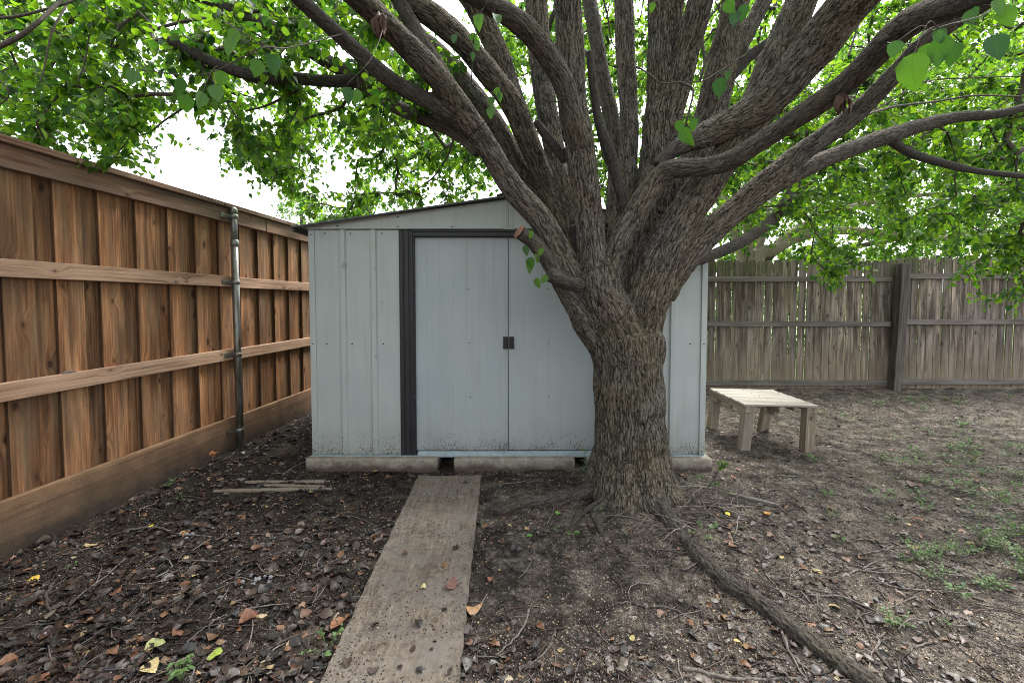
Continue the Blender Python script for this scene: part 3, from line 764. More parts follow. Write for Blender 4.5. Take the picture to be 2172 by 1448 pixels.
def on_plank(x, y):
    d = np.array([x, y, 0]) - cpl; return abs(d[0] * perp[0] + d[1] * perp[1]) < wpl / 2 and abs(d[0] * dirv[0] + d[1] * dirv[1]) < 1.22
def plank_z(x, y):
    d = np.array([x, y, 0]) - cpl; a = d[0] * perp[0] + d[1] * perp[1]; b = d[0] * dirv[0] + d[1] * dirv[1]
    return cpl[2] + .009 + .0048 * math.sin(b * 1.9 + 1) + .006 * (abs(a) / (wpl / 2)) ** 3

# ------------------------------------------------------------------ pallet bench
bench = empty('pallet_bench', (2.32, 4.3, 0)); tag(bench, 'low slatted bench of pallet wood beside the shed', 'bench')
ztop = .424
FLt, FRt, RLt, RRt = (np.array([*P(u, v, 4)[:0], 0, 0, 0]) for u, v in ((0, 0),) * 4)
FLt, FRt, RLt, RRt = G(1581.5, 857, ztop), G(1736.6, 859.4, ztop), G(1504, 822, ztop), G(1637.5, 825.6, ztop)
ns = 5
for i in range(ns):
    t0, t1 = i / ns + .006, (i + 1) / ns - .006
    A, B_, C_, D = (FLt + (RLt - FLt) * t0, FRt + (RRt - FRt) * t0, FRt + (RRt - FRt) * t1, FLt + (RLt - FLt) * t1)
    c = (A + B_ + C_ + D) / 4; ex = (B_ - A); ex[2] = 0; ln = np.linalg.norm(ex); ex = ex / ln; ey = np.array([-ex[1], ex[0], 0])
    m = MB(); m.box(c - Z * (.009 + random.uniform(0, .004)), ex, ey, Z, ln + random.uniform(-.006, .006), np.linalg.norm(D - A) * .985, .017, along=0)
    for s in (-1, 0, 1): m.tube([c + ex * s * (ln / 2 - .05) + Z * .0008, c + ex * s * (ln / 2 - .05) - Z * .004], [.004, .004], 6, mi=1)
    m.build('slat', [M['bench'], M['screw']], bench, .002)
for (p, q, n) in ((FLt, RLt, 'runner'), (FRt, RRt, 'runner'), ((FLt + FRt) / 2, (RLt + RRt) / 2, 'runner')):
    sgn = 1 if p is FLt else (-1 if p is FRt else 0)
    d = q - p; d[2] = 0; ln = np.linalg.norm(d); d /= ln; e = np.array([d[1], -d[0], 0])
    m = MB(); m.box((p + q) / 2 + e * sgn * .022 - Z * .048, e, d, Z, .036, ln - .01, .052, along=1)
    for k in ((.14, .5, .86) if sgn else (.2, .8)): m.box(p + (q - p) * k + e * sgn * .022 - Z * .098, e, d, Z, .034, .13, .044, along=1)
    m.build(n, M['benchleg'], bench, .003)
legs = [((1581.5, 955.4), FLt, (1, 1)), ((1717, 959), FRt, (-1, 1)), ((1515, 911), RLt, (1, -1)), ((1622, 914), RRt, (-1, -1))]
for (bp, tp, sg) in legs:
    b = G(bp[0], bp[1], 0); t_ = tp + np.array([sg[0] * .05, sg[1] * .05, -.02]); b = b + np.array([0, .045, 0])
    b[2] = gz(b[0], b[1]) - .015
    d = t_ - b; ln = np.linalg.norm(d); ez = d / ln; ex = X - ez * ez[0]; ex /= np.linalg.norm(ex); ey = np.cross(ez, ex)
    m = MB(); m.box((b + t_) / 2, ex, ey, ez, .082, .082, ln, along=2)
    if sg[1] > 0:
        for (i, j) in ((-.018, -.02), (.022, -.016), (-.012, -.055), (.014, -.055)):
            c = t_ + ex * i + ez * (j) - ey * .044
            m.tube([c - ey * .0008, c + ey * .003], [.0045, .0045], 8, mi=1)
    m.build('leg', [M['benchleg'], M['screw']], bench, .003)

# ------------------------------------------------------------------ the pear tree: trunk, limbs, roots
# each limb: points (photo x, photo y, width in photo pixels, distance from the camera)
LIMBS = [
 ('trunk', [(1346, 1125, 208, 2.97), (1346, 1085, 192, 2.98), (1343, 1040, 174, 3.0), (1338, 970, 157, 3.0), (1335, 880, 151, 3.0), (1333, 800, 151, 3.0), (1330, 750, 156, 3.0), (1325, 712, 160, 3.0)]),
 ('trunk', [(1326, 760, 130, 3.0), (1310, 705, 122, 2.99), (1290, 660, 110, 2.96), (1272, 620, 98, 2.94), (1264, 580, 86, 2.92), (1258, 545, 68, 2.9)]),
 ('limb', [(1262, 660, 70, 2.96), (1226, 602, 64, 2.93), (1192, 548, 58, 2.90), (1162, 490, 54, 2.86), (1138, 455, 52, 2.84), (1097, 412, 49, 2.80), (1064, 362, 48, 2.76), (1028, 302, 46, 2.71), (1000, 262, 48, 2.68)]),
 ('limb', [(1020, 318, 38, 2.74), (975, 285, 33, 2.76), (924, 261, 30, 2.78), (850, 231, 30, 2.82), (791, 192, 30, 2.86), (740, 157, 30, 2.9), (690, 128, 29, 2.92), (617, 82, 28, 2.95), (560, 50, 26, 2.97), (500, 24, 24, 3.0), (430, -4, 22, 3.0), (350, -30, 18, 3.0)]),
 ('limb', [(760, 168, 28, 2.88), (735, 172, 26, 2.85), (690, 172, 25, 2.8), (617, 166, 25, 2.72), (560, 166, 25, 2.66), (517, 156, 24, 2.6), (470, 140, 23, 2.56), (420, 117, 23, 2.52), (385, 98, 22, 2.5), (357, 84, 19, 2.48)]),
 ('limb', [(1010, 282, 44, 2.70), (960, 242, 38, 2.64), (898, 209, 35, 2.57), (850, 184, 34, 2.52), (815, 160, 34, 2.46), (746, 99, 33, 2.4), (683, 42, 33, 2.3), (627, -8, 32, 2.2), (570, -60, 28, 2.1)]),
 ('limb', [(1008, 276, 52, 2.68), (962, 210, 52, 2.6), (924, 160, 50, 2.5), (865, 99, 50, 2.38), (807, 40, 50, 2.22), (765, 0, 50, 2.1), (700, -60, 46, 1.95)]),
 ('limb', [(1250, 610, 50, 3.08), (1226, 545, 44, 3.15), (1197, 470, 40, 3.19), (1173, 412, 40, 3.17), (1146, 360, 42, 3.11), (1120, 300, 48, 3.03), (1097, 240, 49, 2.96), (1070, 195, 49, 2.92), (1040, 160, 48, 2.88), (990, 99, 48, 2.78), (930, 44, 48, 2.68), (880, 10, 47, 2.6), (820, -35, 44, 2.48)]),
 ('limb', [(1225, 570, 48, 3.15), (1185, 510, 44, 3.18), (1152, 455, 42, 3.22), (1132, 412, 40, 3.25), (1104, 358, 38, 3.3), (1074, 300, 38, 3.34), (1044, 250, 38, 3.38), (1000, 190, 36, 3.42), (950, 130, 34, 3.46), (890, 75, 32, 3.5), (840, 30, 28, 3.55), (790, -20, 24, 3.6)]),
 ('limb', [(1240, 560, 50, 3.08), (1218, 510, 48, 3.12), (1192, 455, 46, 3.15), (1144, 352, 44, 3.18), (1117, 286, 44, 3.2), (1094, 222, 44, 3.2), (1073, 160, 45, 3.2), (1050, 99, 46, 3.18), (1028, 50, 46, 3.15), (1000, 0, 45, 3.1), (960, -50, 42, 3.05)]),
 ('limb', [(1230, 310, 44, 2.74), (1212, 235, 44, 2.66), (1190, 165, 46, 2.58), (1158, 112, 46, 2.5), (1124, 70, 46, 2.42), (1082, 35, 46, 2.32), (1030, 2, 46, 2.2), (965, -40, 42, 2.05)]),
 ('limb', [(1275, 630, 66, 2.92), (1260, 560, 62, 2.89), (1250, 470, 60, 2.85), (1238, 370, 61, 2.8), (1226, 290, 62, 2.77), (1214, 220, 62, 2.73), (1210, 130, 60, 2.69), (1206, 60, 58, 2.65), (1203, -10, 57, 2.6), (1200, -80, 52, 2.55)]),
 ('limb', [(1246, 560, 52, 3.02), (1238, 520, 50, 3.05), (1212, 440, 47, 3.12), (1189, 362, 43, 3.2), (1171, 290, 43, 3.3), (1160, 235, 44, 3.32), (1148, 160, 46, 3.34), (1142, 90, 46, 3.35), (1138, 10, 46, 3.35), (1128, -80, 38, 3.35)]),
 ('dead_limb', [(1330, 480, 24, 2.98), (1322, 430, 24, 2.95), (1306, 370, 25, 2.92), (1291, 317, 24, 2.89), (1272, 267, 20, 2.86), (1261, 205, 18, 2.83), (1254, 150, 17, 2.8), (1251, 108, 15, 2.78)]),
 ('limb', [(1300, 480, 38, 3.3), (1306, 400, 36, 3.38), (1306, 320, 34, 3.45), (1296, 245, 32, 3.5), (1280, 170, 32, 3.55), (1264, 80, 31, 3.6), (1250, 0, 28, 3.65), (1240, -70, 22, 3.7)]),
 ('limb', [(1318, 630, 60, 3.08), (1310, 560, 56, 3.1), (1310, 505, 50, 3.12), (1320, 440, 42, 3.18), (1330, 360, 40, 3.22), (1334, 280, 40, 3.25), (1332, 200, 40, 3.28), (1327, 130, 41, 3.3), (1325, 60, 40, 3.32), (1323, -10, 39, 3.34), (1320, -80, 34, 3.36)]),
 ('limb', [(1338, 660, 80, 3.08), (1346, 600, 88, 3.12), (1356, 545, 86, 3.15), (1374, 470, 80, 3.18), (1388, 390, 76, 3.2), (1396, 310, 70, 3.2), (1400, 260, 70, 3.2), (1408, 190, 70, 3.2), (1408, 120, 66, 3.2), (1410, 60, 70, 3.2), (1412, 0, 74, 3.2), (1414, -80, 68, 3.2)]),
 ('limb', [(1410, 300, 46, 3.16), (1428, 230, 50, 3.14), (1444, 165, 52, 3.12), (1456, 115, 52, 3.1), (1470, 65, 52, 3.06), (1484, 10, 53, 3.02), (1500, -60, 48, 2.98)]),
 ('limb', [(1405, 540, 74, 3.16), (1440, 430, 70, 3.26), (1480, 330, 66, 3.3), (1504, 250, 62, 3.32), (1522, 180, 62, 3.34), (1537, 110, 58, 3.36), (1552, 40, 52, 3.38), (1566, -20, 50, 3.4), (1582, -90, 42, 3.4)]),
 ('limb', [(1535, 140, 40, 3.36), (1566, 100, 35, 3.4), (1592, 55, 33, 3.45), (1620, 2, 32, 3.5), (1650, -55, 26, 3.55)]),
 ('limb', [(1530, 190, 22, 3.34), (1564, 150, 20, 3.34), (1600, 112, 19, 3.34), (1650, 76, 18, 3.32), (1680, 42, 17, 3.3), (1705, -4, 15, 3.3), (1730, -60, 12, 3.3)]),
 ('limb', [(1290, 640, 54, 2.94), (1292, 590, 48, 2.92), (1304, 540, 46, 2.9), (1327, 490, 48, 2.88), (1348, 455, 49, 2.87), (1374, 412, 50, 2.85), (1396, 380, 48, 2.83), (1425, 359, 43, 2.78), (1480, 355, 39, 2.72), (1530, 347, 39, 2.66), (1565, 332, 40, 2.6), (1600, 310, 40, 2.54), (1650, 277, 40, 2.46), (1700, 243, 42, 2.36), (1780, 189, 46, 2.2), (1850, 124, 52, 2.02), (1900, 73, 56, 1.88), (1950, 37, 58, 1.76), (2020, 10, 57, 1.62), (2090, -14, 54, 1.5), (2160, -40, 48, 1.4)]),
 ('limb', [(1396, 352, 30, 2.86), (1412, 332, 28, 2.86), (1450, 306, 42, 2.86), (1490, 289, 52, 2.85), (1530, 272, 58, 2.83), (1600, 234, 66, 2.78), (1650, 190, 76, 2.72), (1700, 135, 84, 2.64), (1755, 68, 88, 2.54), (1812, -5, 90, 2.42), (1865, -75, 82, 2.3)]),
 ('limb', [(1352, 740, 84, 3.03), (1358, 700, 92, 3.02), (1368, 645, 98, 3.0), (1385, 592, 96, 2.99), (1411, 526, 85, 2.98), (1446, 467, 79, 2.97), (1480, 415, 75, 2.95), (1512, 366, 70, 2.93), (1555, 312, 64, 2.9), (1600, 258, 60, 2.84)]),
 ('limb', [(1595, 240, 60, 2.82), (1628, 165, 64, 2.82), (1660, 95, 66, 2.82), (1688, 30, 64, 2.82), (1710, -20, 60, 2.82), (1740, -90, 50, 2.82)]),
 ('limb', [(1400, 620, 70, 3.0), (1440, 560, 70, 3.01), (1490, 505, 62, 3.02), (1541, 461, 56, 3.03), (1590, 420, 55, 3.02), (1637, 381, 54, 3.0), (1700, 325, 46, 2.97), (1742, 295, 43, 2.93), (1790, 261, 41, 2.88), (1840, 217, 39, 2.8), (1900, 155, 37, 2.7), (1960, 92, 36, 2.6), (2035, 38, 35, 2.5), (2090, 5, 33, 2.4), (2150, -40, 28, 2.3)]),
 ('limb', [(1605, 412, 48, 3.03), (1680, 370, 40, 3.1), (1730, 347, 36, 3.14), (1784, 324, 34, 3.18), (1840, 303, 33, 3.22), (1895, 285, 32, 3.25), (1945, 269, 30, 3.28), (1995, 256, 26, 3.3), (2045, 247, 22, 3.3), (2110, 243, 19, 3.3), (2180, 226, 16, 3.3), (2260, 200, 12, 3.3)]),
 ('limb', [(1885, 293, 22, 3.26), (1915, 316, 18, 3.28), (1948, 331, 17, 3.28), (1995, 345, 16, 3.28), (2074, 363, 14, 3.25), (2172, 374, 12, 3.2), (2260, 385, 9, 3.2)]),
 ('limb', [(1425, 560, 32, 3.1), (1461, 554, 27, 3.18), (1511, 541, 25, 3.3), (1577, 511, 24, 3.45), (1627, 476, 23, 3.6), (1660, 440, 22, 3.75), (1684, 398, 20, 3.9), (1710, 350, 17, 4.05), (1745, 310, 13, 4.2)]),
 ('sawn_stub', [(1270, 730, 56, 2.98), (1244, 690, 54, 2.93), (1222, 655, 46, 2.90), (1194, 608, 38, 2.86), (1164, 555, 34, 2.80), (1132, 514, 33, 2.76), (1104, 494, 33, 2.73)]),
 ('sawn_stub', [(1230, 606, 32, 2.86), (1200, 596, 31, 2.80), (1165, 582, 31, 2.74)]),
 ('sawn_stub', [(1234, 560, 30, 3.0), (1222, 505, 22, 3.0), (1216, 478, 21, 3.0)]),
 ('broken_stub', [(1200, 340, 22, 2.86), (1178, 312, 22, 2.82), (1155, 284, 20, 2.78), (1136, 256, 14, 2.75)]),
]
def gpt(u, v, dz): p = G(u, v, 0.0); p[2] = gz(p[0], p[1]) + dz; return p
ROOTS = [  # world points (x,y,z,r)
 ('root', [(*gpt(1385, 1080, .02), .07), (*gpt(1425, 1118, -.022), .056), (*gpt(1460, 1156, -.026), .047), (*gpt(1492, 1196, -.006), .045), (*gpt(1549, 1246, .002), .042), (*gpt(1616, 1294, .005), .040), (*gpt(1684, 1341, .003), .039), (*gpt(1751, 1388, .000), .037), (*gpt(1836, 1448, .001), .038), (*gpt(1930, 1500, -.012), .033), (*gpt(2040, 1560, -.03), .028)]),
 ('root', [(*gpt(1300, 1060, .07), .075), (*gpt(1262, 1060, .042), .058), (*gpt(1215, 1066, .024), .050), (*gpt(1160, 1070, .018), .048), (*gpt(1110, 1072, .010), .044), (*gpt(1076, 1078, -.006), .037), (*gpt(1020, 1080, -.05), .028)]),
 ('root', [(*gpt(1290, 1080, .02), .035), (*gpt(1262, 1098, -.004), .022), (*gpt(1272, 1118, -.006), .018), (*gpt(1284, 1150, -.016), .012)]),
 ('root', [(*gpt(1288, 1078, .02), .03), (*gpt(1240, 1092, -.002), .018), (*gpt(1218, 1112, -.002), .018), (*gpt(1208, 1135, -.014), .012)]),
 
]
FLARE = []
for k, a in enumerate((-2.5, -1.9, -1.25, -.6, .1, .9, 1.7, 2.4, 3.1)):
    d = np.array([math.cos(a), math.sin(a), 0]); r1 = .30 + .05 * math.sin(k * 2.3)
    c = np.array([TX, TY, 0])
    FLARE.append(('trunk', [(*(c + d * .10 + Z * .40), .13), (*(c + d * .145 + Z * .22), .13), (*(c + d * .18 + Z * .09), .125), (*(c + d * (.195 + (.05 if -2 < a < .2 else 0)) - Z * .01), .12), (*(c + d * .26 - Z * .12), .09)]))

pear = empty('pear_tree', (TX, TY, 0))
tag(pear, 'large pear tree with many spreading limbs in front of the shed', 'tree')

polys = []          # (name, pts (n,3), rad (n,))
for name, pts in LIMBS:
    w = np.array([[*P(u, v, d), wd_ / 2 / F * d * .985] for (u, v, wd_, d) in pts])
    if name in ('limb',) and pts[-1][0] != 357:
        # carry the limb on past the picture: up and outward, tapering
        last = w[-1, :3] - w[-2, :3]; last = last / np.linalg.norm(last)
        q = w[-1].copy(); ext = []
        for s in range(3):
            last = last + np.array([0, 0, .12]); last /= np.linalg.norm(last)
            q = q.copy(); q[:3] += last * .42; q[3] *= .74; ext.append(q)
        w = np.vstack([w, ext])
    c = catmull(w, .035); polys.append((name, c[:, :3], np.maximum(c[:, 3], .004)))
for name, pts in ROOTS + FLARE:
    c = catmull(np.array(pts, float), .03); polys.append((name, c[:, :3], np.maximum(c[:, 3], .004)))
# gentle irregular girth
for i, (n_, p, r) in enumerate(polys):
    s = np.concatenate([[0], np.cumsum(np.linalg.norm(np.diff(p, axis=0), axis=1))])
    k = perlin(np.stack([s * 5, np.full_like(s, i * 3.7), np.zeros_like(s)], 1), 9)
    if n_ == 'root':
        p = p + np.stack([.014 * perlin(np.stack([s * 3.5, np.full_like(s, i * 1.3), np.full_like(s, 5.5)], 1), 51), .014 * perlin(np.stack([s * 3.5, np.full_like(s, i * 2.3), np.full_like(s, 9.5)], 1), 52), .014 * perlin(np.stack([s * 4.5, np.full_like(s, i * 3.3), np.full_like(s, 2.5)], 1), 53) + .010], 1)
        k = k * 2.2
    polys[i] = (n_, p, r * (1 + .07 * k))

allv, allq, allt, nb_ = [], [], [], 0
for (n_, p, r) in polys:
    V, Q, T_, S = tube_arrays(p, r, 22, True)
    allv.append(V); allq.append(Q + nb_); allt.append(T_ + nb_); nb_ += len(V)
tme = mesh_np('tree_wood', np.vstack(allv), quads=np.vstack(allq), tris=np.vstack(allt))
tob = bpy.data.objects.new('tree_wood', tme); COL.objects.link(tob)
md = tob.modifiers.new('r', 'REMESH'); md.mode = 'VOXEL'; md.voxel_size = .0068
md = tob.modifiers.new('s', 'SMOOTH'); md.factor = .5; md.iterations = 7
dg = bpy.context.evaluated_depsgraph_get(); ev = tob.evaluated_get(dg)
wm = bpy.data.meshes.new_from_object(ev)
bpy.data.objects.remove(tob); bpy.data.meshes.remove(tme)
nv = len(wm.vertices); co = np.empty(nv * 3, np.float32); wm.vertices.foreach_get('co', co); co = co.reshape(-1, 3).astype(np.float64)
no = np.empty(nv * 3, np.float32); wm.vertices.foreach_get('normal', no); no = no.reshape(-1, 3).astype(np.float64)
nl = len(wm.loops); li = np.empty(nl, np.int32); wm.loops.foreach_get('vertex_index', li)
npoly = len(wm.polygons); lt = np.empty(npoly, np.int32); wm.polygons.foreach_get('loop_total', lt)
assert (lt == 4).all() or True
quads = li.reshape(-1, 4) if (lt == 4).all() else None
bpy.data.meshes.remove(wm)
# bark coordinates from the nearest limb axis
best = np.full(nv, 1e9); lid = np.zeros(nv, int); q3 = np.zeros((nv, 3)); rr = np.zeros(nv)
for i, (n_, p, r) in enumerate(polys):
    lo = p.min(0) - r.max() - .06; hi = p.max(0) + r.max() + .06
    sel = np.where(((co > lo) & (co < hi)).all(1))[0]
    if len(sel) == 0: continue
    T_, N_, B_ = frames(p)
    s = np.concatenate([[0], np.cumsum(np.linalg.norm(np.diff(p, axis=0), axis=1))])
    for a in range(0, len(sel), 20000):
        ss = sel[a:a + 20000]; c = co[ss]
        bd = np.full(len(ss), 1e9); bk = np.zeros(len(ss), int)
        for k in range(len(p)):
            d = ((c - p[k]) ** 2).sum(1); m_ = d < bd; bd[m_] = d[m_]; bk[m_] = k
        rel = c - p[bk]; along = (rel * T_[bk]).sum(1)
        x_ = (rel * N_[bk]).sum(1); y_ = (rel * B_[bk]).sum(1); dd = np.hypot(x_, y_) + 1e-9
        sc = np.abs(np.sqrt(bd) - r[bk]); m_ = sc < best[ss]
        idx = ss[m_]; best[idx] = sc[m_]; lid[idx] = i; rr[idx] = r[bk][m_]
        R = np.maximum(r[bk], .02)
        q3[idx] = np.stack([x_ / dd * R, y_ / dd * R, s[bk] + along], 1)[m_]
q3 += (lid[:, None] * np.array([3.17, 5.3, 1.9]))
# furrowed bark: ridges stretched along the limb
freq = np.clip(2.6 / np.maximum(rr, .05) ** .5, 5.0, 11)[:, None] * 9.0
qs = q3 * np.array([1, 1, .15])
warp = np.stack([perlin(q3 * 9, 31), perlin(q3 * 9, 32), np.zeros(nv)], 1) * .018
n1 = perlin((qs + warp) * freq * 1.0, 21); n2 = perlin((qs + warp) * freq * 2.1, 22); n3 = perlin(q3 * np.array([1, 1, .6]) * 70, 23)
fur = 1 - np.clip(np.abs(n1) * 3.4, 0, 1); fur2 = 1 - np.clip(np.abs(n2) * 3.2, 0, 1)
ridge = np.clip(1 - .75 * fur ** 1.5 - .35 * fur2 ** 1.5 + .25 * n3, 0, 1)
names_ = np.array([p[0] for p in polys]); nm = names_[lid]
young = np.clip((.072 - rr) / .040, 0, 1) * .92
young = np.where(nm == 'root', .62, young); young = np.where(nm == 'dead_limb', .8, young)
amp = np.where(nm == 'root', .010, .010 * np.clip(rr / .2, .12, 1) ** .75)
lump = .017 * np.clip(rr / .2, .1, 1) * perlin(co * 6.0, 41) + .006 * np.clip(rr / .2, .2, 1) * perlin(co * 15, 42)
co2 = co + no * (lump + amp * (ridge - .75))[:, None]
# vertex normals of the displaced surface
a, b, c, d = (co2[quads[:, k]] for k in range(4)); fnm = np.cross(c - a, d - b)
vn = np.zeros_like(co2)
for k in range(4): 
    for ax in range(3): vn[:, ax] += np.bincount(quads[:, k], fnm[:, ax], nv)
vn /= np.linalg.norm(vn, axis=1)[:, None] + 1e-12
gid = lid.copy()
for i, n_ in enumerate(names_):
    if n_ == 'trunk': gid[lid == i] = 0
fg = gid[quads[:, 0]]
for g in np.unique(fg):
    fq = quads[fg == g]; used, inv = np.unique(fq, return_inverse=True); fq = inv.reshape(-1, 4)
    me = mesh_np(names_[g], co2[used], quads=fq, smooth=True, attrs={'bark': ('FLOAT_VECTOR', q3[used]), 'ridge': ('FLOAT', ridge[used]), 'young': ('FLOAT', young[used])})
    me.normals_split_custom_set_from_vertices(vn[used].astype(np.float32))
    o = link(names_[g], me, M['bark'], pear)

# the reddish sawn face of the big stub
M['cut'] = m_simple('sawn_wood_face', (.20, .10, .062), .85, 0, .45, 60, .002)
ca, cb_ = P(1132, 514, 2.76), P(1102.5, 493, 2.728); cd_ = unit_ = (cb_ - ca) / np.linalg.norm(cb_ - ca)
m = MB(); m.tube([cb_ + cd_ * .004, cb_ + cd_ * .014], [.0445, .040], 18, smooth=False); m.build('sawn_face', M['cut'], pear)

# ------------------------------------------------------------------ foliage
class Leaves:
    """many leaves as one mesh"""
    # y along the leaf, x across; last column = used for fold/curl
    T = np.array([(0, 0), (0, .30), (0, .62), (0, .86), (0, 1.0),
                  (-.20, .06), (-.385, .28), (-.33, .60), (-.15, .85),
                  (.20, .06), (.385, .28), (.33, .60), (.15, .85)])
    Q = np.array([(0, 1, 6, 5), (1, 2, 7, 6), (2, 3, 8, 7), (0, 9, 10, 1), (1, 10, 11, 2), (2, 11, 12, 3)])
    TR = np.array([(3, 4, 8), (3, 12, 4)])
    def __init__(s): s.p = []; s.d = []; s.u = []; s.s = []; s.r = []
    def add(s, p, d, up, size, rnd): s.p.append(p); s.d.append(d); s.u.append(up); s.s.append(size); s.r.append(rnd)
    def arrays(s):
        p = np.array(s.p); d = np.array(s.d); u = np.array(s.u); sz_ = np.array(s.s); r = np.array(s.r); n = len(p)
        d /= np.linalg.norm(d, axis=1)[:, None] + 1e-9
        x = np.cross(d, u); x /= np.linalg.norm(x, axis=1)[:, None] + 1e-9; z = np.cross(x, d)
        fold = RNG.uniform(.05, .6, n); curl = RNG.uniform(-.15, .75, n); wid = RNG.uniform(.82, 1.12, n); tw = RNG.normal(0, .15, n)
        tx = s.T[:, 0][None] * wid[:, None]; ty = np.repeat(s.T[:, 1][None], n, 0)
        tz = fold[:, None] * np.abs(tx) - curl[:, None] * ty ** 2 * .6 + tw[:, None] * tx * ty + .04 * np.sin(ty * 9 + r[:, None] * 50) * (np.abs(tx) > .1)
        V = p[:, None] + sz_[:, None, None] * (tx[..., None] * x[:, None] + ty[..., None] * d[:, None] + tz[..., None] * z[:, None])
        k = len(s.T); off = (np.arange(n) * k)[:, None, None]
        lv = np.stack([np.repeat(s.T[:, 0][None], n, 0), ty, np.zeros_like(ty)], -1)
        return V.reshape(-1, 3), (s.Q[None] + off).reshape(-1, 4), (s.TR[None] + off).reshape(-1, 3), np.repeat(r, k), lv.reshape(-1, 3)
    def build(s, name, mat, parent):
        V, Q, T, r, lv = s.arrays()
        return link(name, mesh_np(name, V, quads=Q, tris=T, smooth=True, attrs={'rnd': ('FLOAT', r), 'lv': ('FLOAT_VECTOR', lv)}), mat, parent)

def unit(v): return v / (np.linalg.norm(v) + 1e-9)
def rvec(): return unit(RNG.normal(size=3))

def in_poly(pt, poly):
    x, y = pt; c = False; j = len(poly) - 1
    for i in range(len(poly)):
        xi, yi = poly[i]; xj, yj = poly[j]
        if (yi > y) != (yj > y) and x < (xj - xi) * (y - yi) / (yj - yi) + xi: c = not c
        j = i
    return c

def sample_region(poly, dr, n, dense=None):
    us = [p[0] for p in poly]; vs = [p[1] for p in poly]; out = []
    while len(out) < n:
        u, v = random.uniform(min(us), max(us)), random.uniform(min(vs), max(vs))
        if in_poly((u, v), poly):
            out.append(P(u, v, random.uniform(*dr)))
    return out

R_UL = [(-90, -60), (760, -60), (900, 40), (980, 150), (940, 220), (800, 290), (700, 285), (640, 310), (590, 360), (545, 345), (490, 300), (420, 262), (380, 222), (330, 222), (285, 292), (215, 300), (150, 282), (60, 268), (-90, 268)]
ATTR = []
ATTR += sample_region(R_UL, (2.5, 3.4), 215) + sample_region(R_UL, (3.4, 5.2), 290)
ATTR += sample_region([(500, 290), (640, 290), (640, 320), (590, 390), (550, 370)], (3.4, 4.4), 18)
ATTR += sample_region([(205, 250), (290, 270), (280, 330), (240, 345)], (2.8, 3.4), 12)
R_SH = [(690, 470), (700, 425), (760, 380), (820, 320), (900, 290), (1000, 310), (1060, 370), (1070, 420), (900, 440), (760, 468)]
ATTR += sample_region(R_SH, (4.3, 6.6), 105)
ATTR += sample_region([(590, 395), (640, 400), (720, 440), (700, 475), (640, 440)], (5.0, 6.0), 14)
ATTR += sample_region([(520, 300), (760, 260), (960, 240), (1060, 330), (980, 330), (760, 350), (600, 380)], (3.8, 5.5), 70)
R_MID = [(1000, -40), (1700, -40), (1600, 150), (1520, 330), (1420, 480), (1290, 470), (1130, 420), (1060, 330)]
ATTR += sample_region(R_MID, (4.2, 7.0), 380) + sample_region([(960, -30), (1700, -30), (1640, 60), (1560, 200), (1420, 330), (1300, 440), (1240, 420), (1130, 300), (1040, 160)], (4.4, 7.5), 230)
ATTR += sample_region([(290, 300), (420, 305), (560, 395), (690, 440), (640, 330), (480, 290)], (3.6, 5.2), 14)
ATTR += sample_region([(0, 255), (120, 265), (130, 305), (60, 300), (0, 285)], (2.6, 3.2), 8)
R_R = [(1480, 380), (1560, 230), (1640, 120), (1760, 20), (1900, -40), (2260, -40), (2260, 500), (2100, 520), (1980, 500), (1860, 490), (1760, 520), (1700, 470), (1600, 470)]
ATTR += sample_region(R_R, (3.5, 4.8), 300) + sample_region(R_R, (4.8, 6.4), 330)
ATTR += sample_region([(1680, 500), (1800, 500), (1850, 545), (1785, 590), (1745, 570)], (4.0, 4.8), 16)
ATTR += sample_region([(1780, 590), (1790, 560), (1765, 555), (1755, 585)], (4.2, 4.5), 3)
ATTR += sample_region([(1980, 500), (2240, 480), (2240, 690), (2150, 650), (2080, 620), (2020, 560)], (3.7, 4.7), 34)
# crown overhead, out of the picture
nover = 0
while nover < 330:
    a = random.uniform(0, 2 * math.pi); r_ = 4.4 * math.sqrt(random.random()); x, y = TX + r_ * math.cos(a), TY + .3 + r_ * math.sin(a)
    z = random.uniform(3.2, 6.6 - .35 * r_)
    if y < -.4: continue
    if y > .5 and z < CH + (y) * .69 + .25: continue
    ATTR.append(np.array([x, y, z])); nover += 1

# branch network: each spray joins the nearest wood already grown
NP, ND, NC, NR, NPAR = [], [], [], [], []       # position, direction, component, wood radius (limb), parent
for i, (n_, p, r) in enumerate(polys):
    if n_ != 'limb' and n_ != 'dead_limb': continue
    if n_ == 'dead_limb': continue
    T_ = np.gradient(p, axis=0); T_ /= np.linalg.norm(T_, axis=1)[:, None]
    for k in range(0, len(p), 2):
        if p[k, 2] < 1.95: continue
        NP.append(p[k]); ND.append(T_[k]); NC.append(-1); NR.append(r[k]); NPAR.append(-1)
NP = [np.array(x) for x in NP]; nlimb = len(NP)
Parr = np.zeros((40000, 3)); Parr[:nlimb] = np.array(NP); Pen = np.zeros(40000); Pen[:nlimb] = np.array(NR) * 5.0
cnt = nlimb; chains = []; comp_of = {}; ncomp = 0
ATTR = np.array(ATTR)
d0 = np.array([np.min(np.linalg.norm(Parr[:nlimb] - a, axis=1)) for a in ATTR]); order = np.argsort(d0)
CNT = np.zeros(40000, int); PARENT = np.full(40000, -1); COMP = np.full(40000, -1); DIR = np.zeros((40000, 3)); DIR[:nlimb] = np.array(ND)
tips = []
